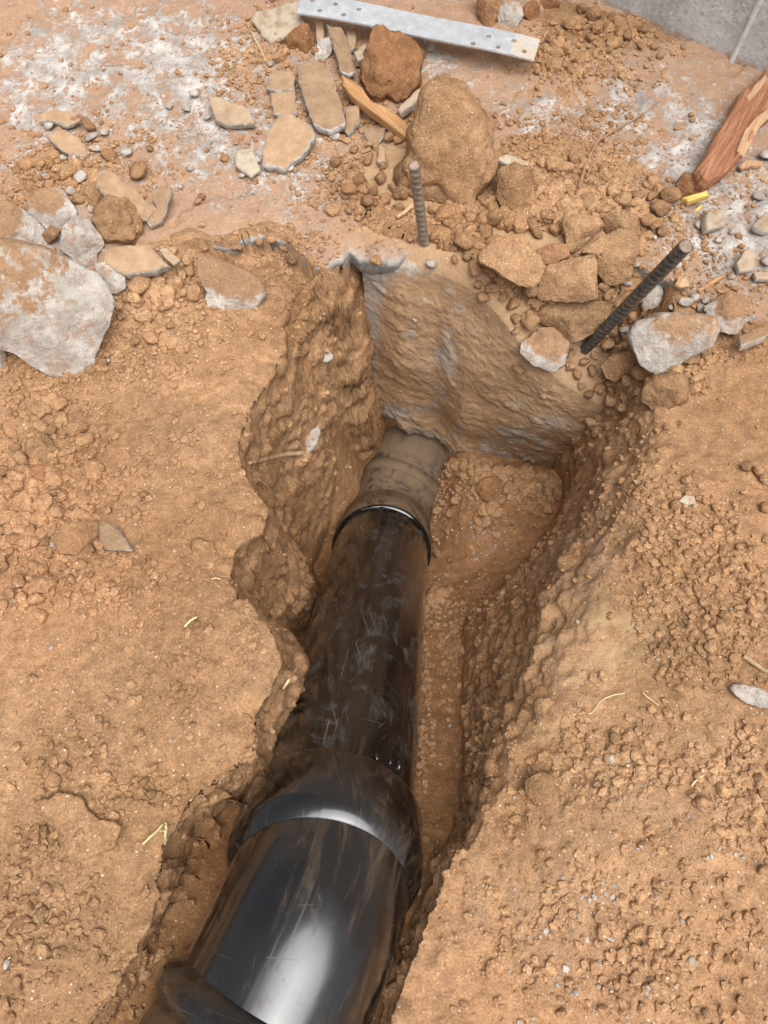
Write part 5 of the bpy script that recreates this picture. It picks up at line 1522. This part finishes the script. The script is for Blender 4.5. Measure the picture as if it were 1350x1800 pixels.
for x, y, r, lab in [(757, 468, 13, 'white chip on the footing edge below the upright rebar'), (575, 632, 12, 'grey chip stuck in the left trench wall'), (187, 637, 10, 'white chip below the biggest concrete chunk'),
                     (14, 1692, 12, 'white oblong chip at the left edge low down'), (1085, 51, 10, 'white chip in the soil below the wall'), (730, 565, 7, 'grey chip on the footing face'), (95, 958, 7, 'grey chip under the flat oblong clod of the left pile'),
                     (1075, 1335, 9, 'white chip among crumbs on the lower right bank'), (1215, 1690, 9, 'larger white chip low on the right soil'), (1140, 1735, 8, 'white chip beside clods near the lower right corner')]:
    clod_px(x, y, r, lab, None, True)

name_clods()

# ------------------------------------------------------------------ crumbs too small to count
def crumbs(name, zones, mat, label, cat, rlo, rhi, seed, flat=0.75, sub=1):
    rng = np.random.default_rng(seed)
    base, F0 = ICO[sub]
    nvb = len(base)
    pts, rad = [], []
    for px, py, rx, ry, n in zones:
        c = W(px, py)
        ax = np.linalg.norm(W(px + rx, py) - c); ay = np.linalg.norm(W(px, py + ry) - c)
        q = rng.normal(size=(n, 2)) * 0.62
        nc_ = max(2, n // 30)                              # most crumbs lie in little drifts
        cc = rng.normal(size=(nc_, 2)) * 0.62
        pick = rng.integers(0, nc_, n)
        dr = rng.random(n) < 0.68
        sg = 0.10 + 0.16 * rng.random(nc_)
        q = np.where(dr[:, None], cc[pick] + rng.normal(size=(n, 2)) * sg[pick][:, None], q)
        pts.append(c + q * np.array([ax, ay]))
        rad.append(rlo * (rhi / rlo) ** (rng.random(n) ** 2.6))
    pts = np.vstack(pts); rad = np.concatenate(rad)
    ok, P, Nn = [], [], []
    for k in range(len(pts)):
        h = cast((pts[k, 0], pts[k, 1], 0.5), (0, 0, -1))
        if h is None or h[1][2] < 0.30:
            continue
        ok.append(k); P.append(h[0][:])
    P = np.array(P); rad = rad[ok]
    n = len(P)
    jit = 1 + (0.28 if sub == 1 else 0.10) * rng.normal(size=(n, nvb)).clip(-1.2, 1.2)
    if sub > 1:                                            # a few flat cuts make each piece angular
        for _ in range(6):
            cn = rng.normal(size=(n, 3)); cn /= np.linalg.norm(cn, axis=1, keepdims=True)
            dd = np.maximum(base @ cn.T, 0.05).T
            jit = np.minimum(jit, rng.uniform(0.5, 0.9, n)[:, None] / dd)
    a = rng.uniform(0, 2 * math.pi, n)
    L = base[None] * jit[:, :, None] * np.stack([np.ones(n), rng.uniform(0.65, 1, n), rng.uniform(0.5, 0.95, n) * flat / 0.75], 1)[:, None, :]
    x = L[..., 0] * np.cos(a)[:, None] - L[..., 1] * np.sin(a)[:, None]
    y = L[..., 0] * np.sin(a)[:, None] + L[..., 1] * np.cos(a)[:, None]
    Vv = np.stack([x, y, L[..., 2] + 0.35], 2) * rad[:, None, None] + P[:, None, :]
    F = (F0[None] + (np.arange(n) * nvb)[:, None, None]).reshape(-1, 3)
    o = mesh_obj(name, Vv.reshape(-1, 3), F, M[mat], smooth_shade=False, attrs={'dust': np.full(n * nvb, 0.12)} if mat == 'chunk' else None)
    tag(o, label, cat, kind='stuff')
    return o
ZONES = [(960, 420, 190, 110, 3600), (1000, 330, 160, 60, 1500), (1000, 240, 150, 60, 1100), (1010, 100, 110, 50, 1500), (1090, 55, 90, 30, 500), (1050, 620, 130, 80, 1700), (900, 560, 70, 70, 700),
         (640, 330, 90, 60, 1100), (560, 180, 130, 110, 1500), (430, 80, 60, 80, 700), (700, 260, 90, 60, 500), (130, 290, 100, 60, 1300), (70, 340, 90, 60, 600), (250, 560, 140, 70, 1500), (340, 480, 140, 50, 900),
         (220, 640, 140, 40, 900), (60, 680, 100, 40, 700), (60, 900, 110, 120, 2400), (120, 1020, 120, 50, 700), (240, 860, 220, 160, 1100), (250, 1150, 260, 180, 500), (90, 1480, 110, 200, 900), (250, 1390, 70, 30, 300),
         (300, 1300, 200, 120, 250), (150, 1700, 160, 100, 500), (1210, 960, 80, 110, 1000), (1300, 1010, 80, 130, 900), (1230, 1110, 110, 80, 700), (1130, 860, 120, 90, 800), (1090, 1330, 110, 60, 1000), (1320, 1380, 60, 80, 900),
         (1150, 1480, 260, 170, 700), (1150, 1700, 230, 120, 800), (880, 1600, 140, 160, 300), (800, 880, 50, 70, 420), (770, 960, 20, 60, 120), (840, 950, 90, 120, 250), (1270, 470, 120, 130, 800), (1250, 600, 120, 40, 500),
         (480, 430, 90, 20, 300), (350, 300, 250, 120, 350), (200, 120, 260, 120, 350), (600, 470, 200, 400, 300), (440, 1330, 20, 60, 80)]
PILES = [(860, 470, 60, 50, 170), (930, 560, 60, 50, 170), (980, 600, 60, 40, 140), (1040, 590, 60, 40, 130), (800, 430, 40, 40, 80), (1100, 520, 40, 40, 70), (950, 430, 160, 90, 620), (1010, 345, 130, 40, 300), (1050, 640, 100, 60, 330), (890, 560, 40, 50, 110), (60, 880, 75, 100, 300), (50, 740, 60, 30, 70), (640, 345, 60, 35, 120), (1010, 95, 70, 40, 160), (130, 300, 60, 40, 110),
         (500, 130, 60, 80, 90), (250, 540, 80, 50, 100), (800, 880, 28, 45, 80), (440, 440, 60, 14, 40), (330, 490, 60, 30, 60)]
crumbs('clod_scree', PILES, 'soil_crumb', 'loose small clods heaped between the larger ones', 'small clods', 0.0038, 0.0150, 9, sub=2)
crumbs('bank_scree', [(1200, 960, 34, 55, 150), (1310, 990, 40, 50, 160), (1250, 1110, 50, 40, 110), (1320, 1390, 40, 50, 110), (1080, 1330, 50, 30, 90), (80, 1600, 60, 60, 90), (1150, 1700, 80, 60, 90)], 'soil_crumb', 'loose crumbs lying in drifts on both banks', 'small clods', 0.003, 0.0075, 13, sub=2)
ZONES += [(772, 1080, 14, 110, 260), (760, 1300, 10, 90, 200), (575, 960, 22, 60, 160), (850, 1050, 60, 110, 260), (560, 620, 60, 110, 300), (900, 950, 80, 90, 260), (870, 1200, 50, 80, 220)]
crumbs('soil_crumbs', ZONES, 'soil_crumb', 'loose crumbs of brown soil strewn over the banks and the slab', 'soil crumbs', 0.0010, 0.0060, 3)
crumbs('white_grit', [(800, 620, 120, 130, 260), (950, 730, 70, 40, 120), (1270, 420, 150, 160, 500), (250, 180, 300, 160, 700), (450, 260, 150, 100, 350), (700, 900, 900, 900, 350), (1130, 1600, 200, 200, 260), (1080, 1330, 40, 30, 60), (900, 560, 100, 90, 120), (120, 300, 110, 70, 200)],
       'chunk', 'tiny white grains of mortar strewn over the soil', 'grit', 0.0008, 0.0034, 5)
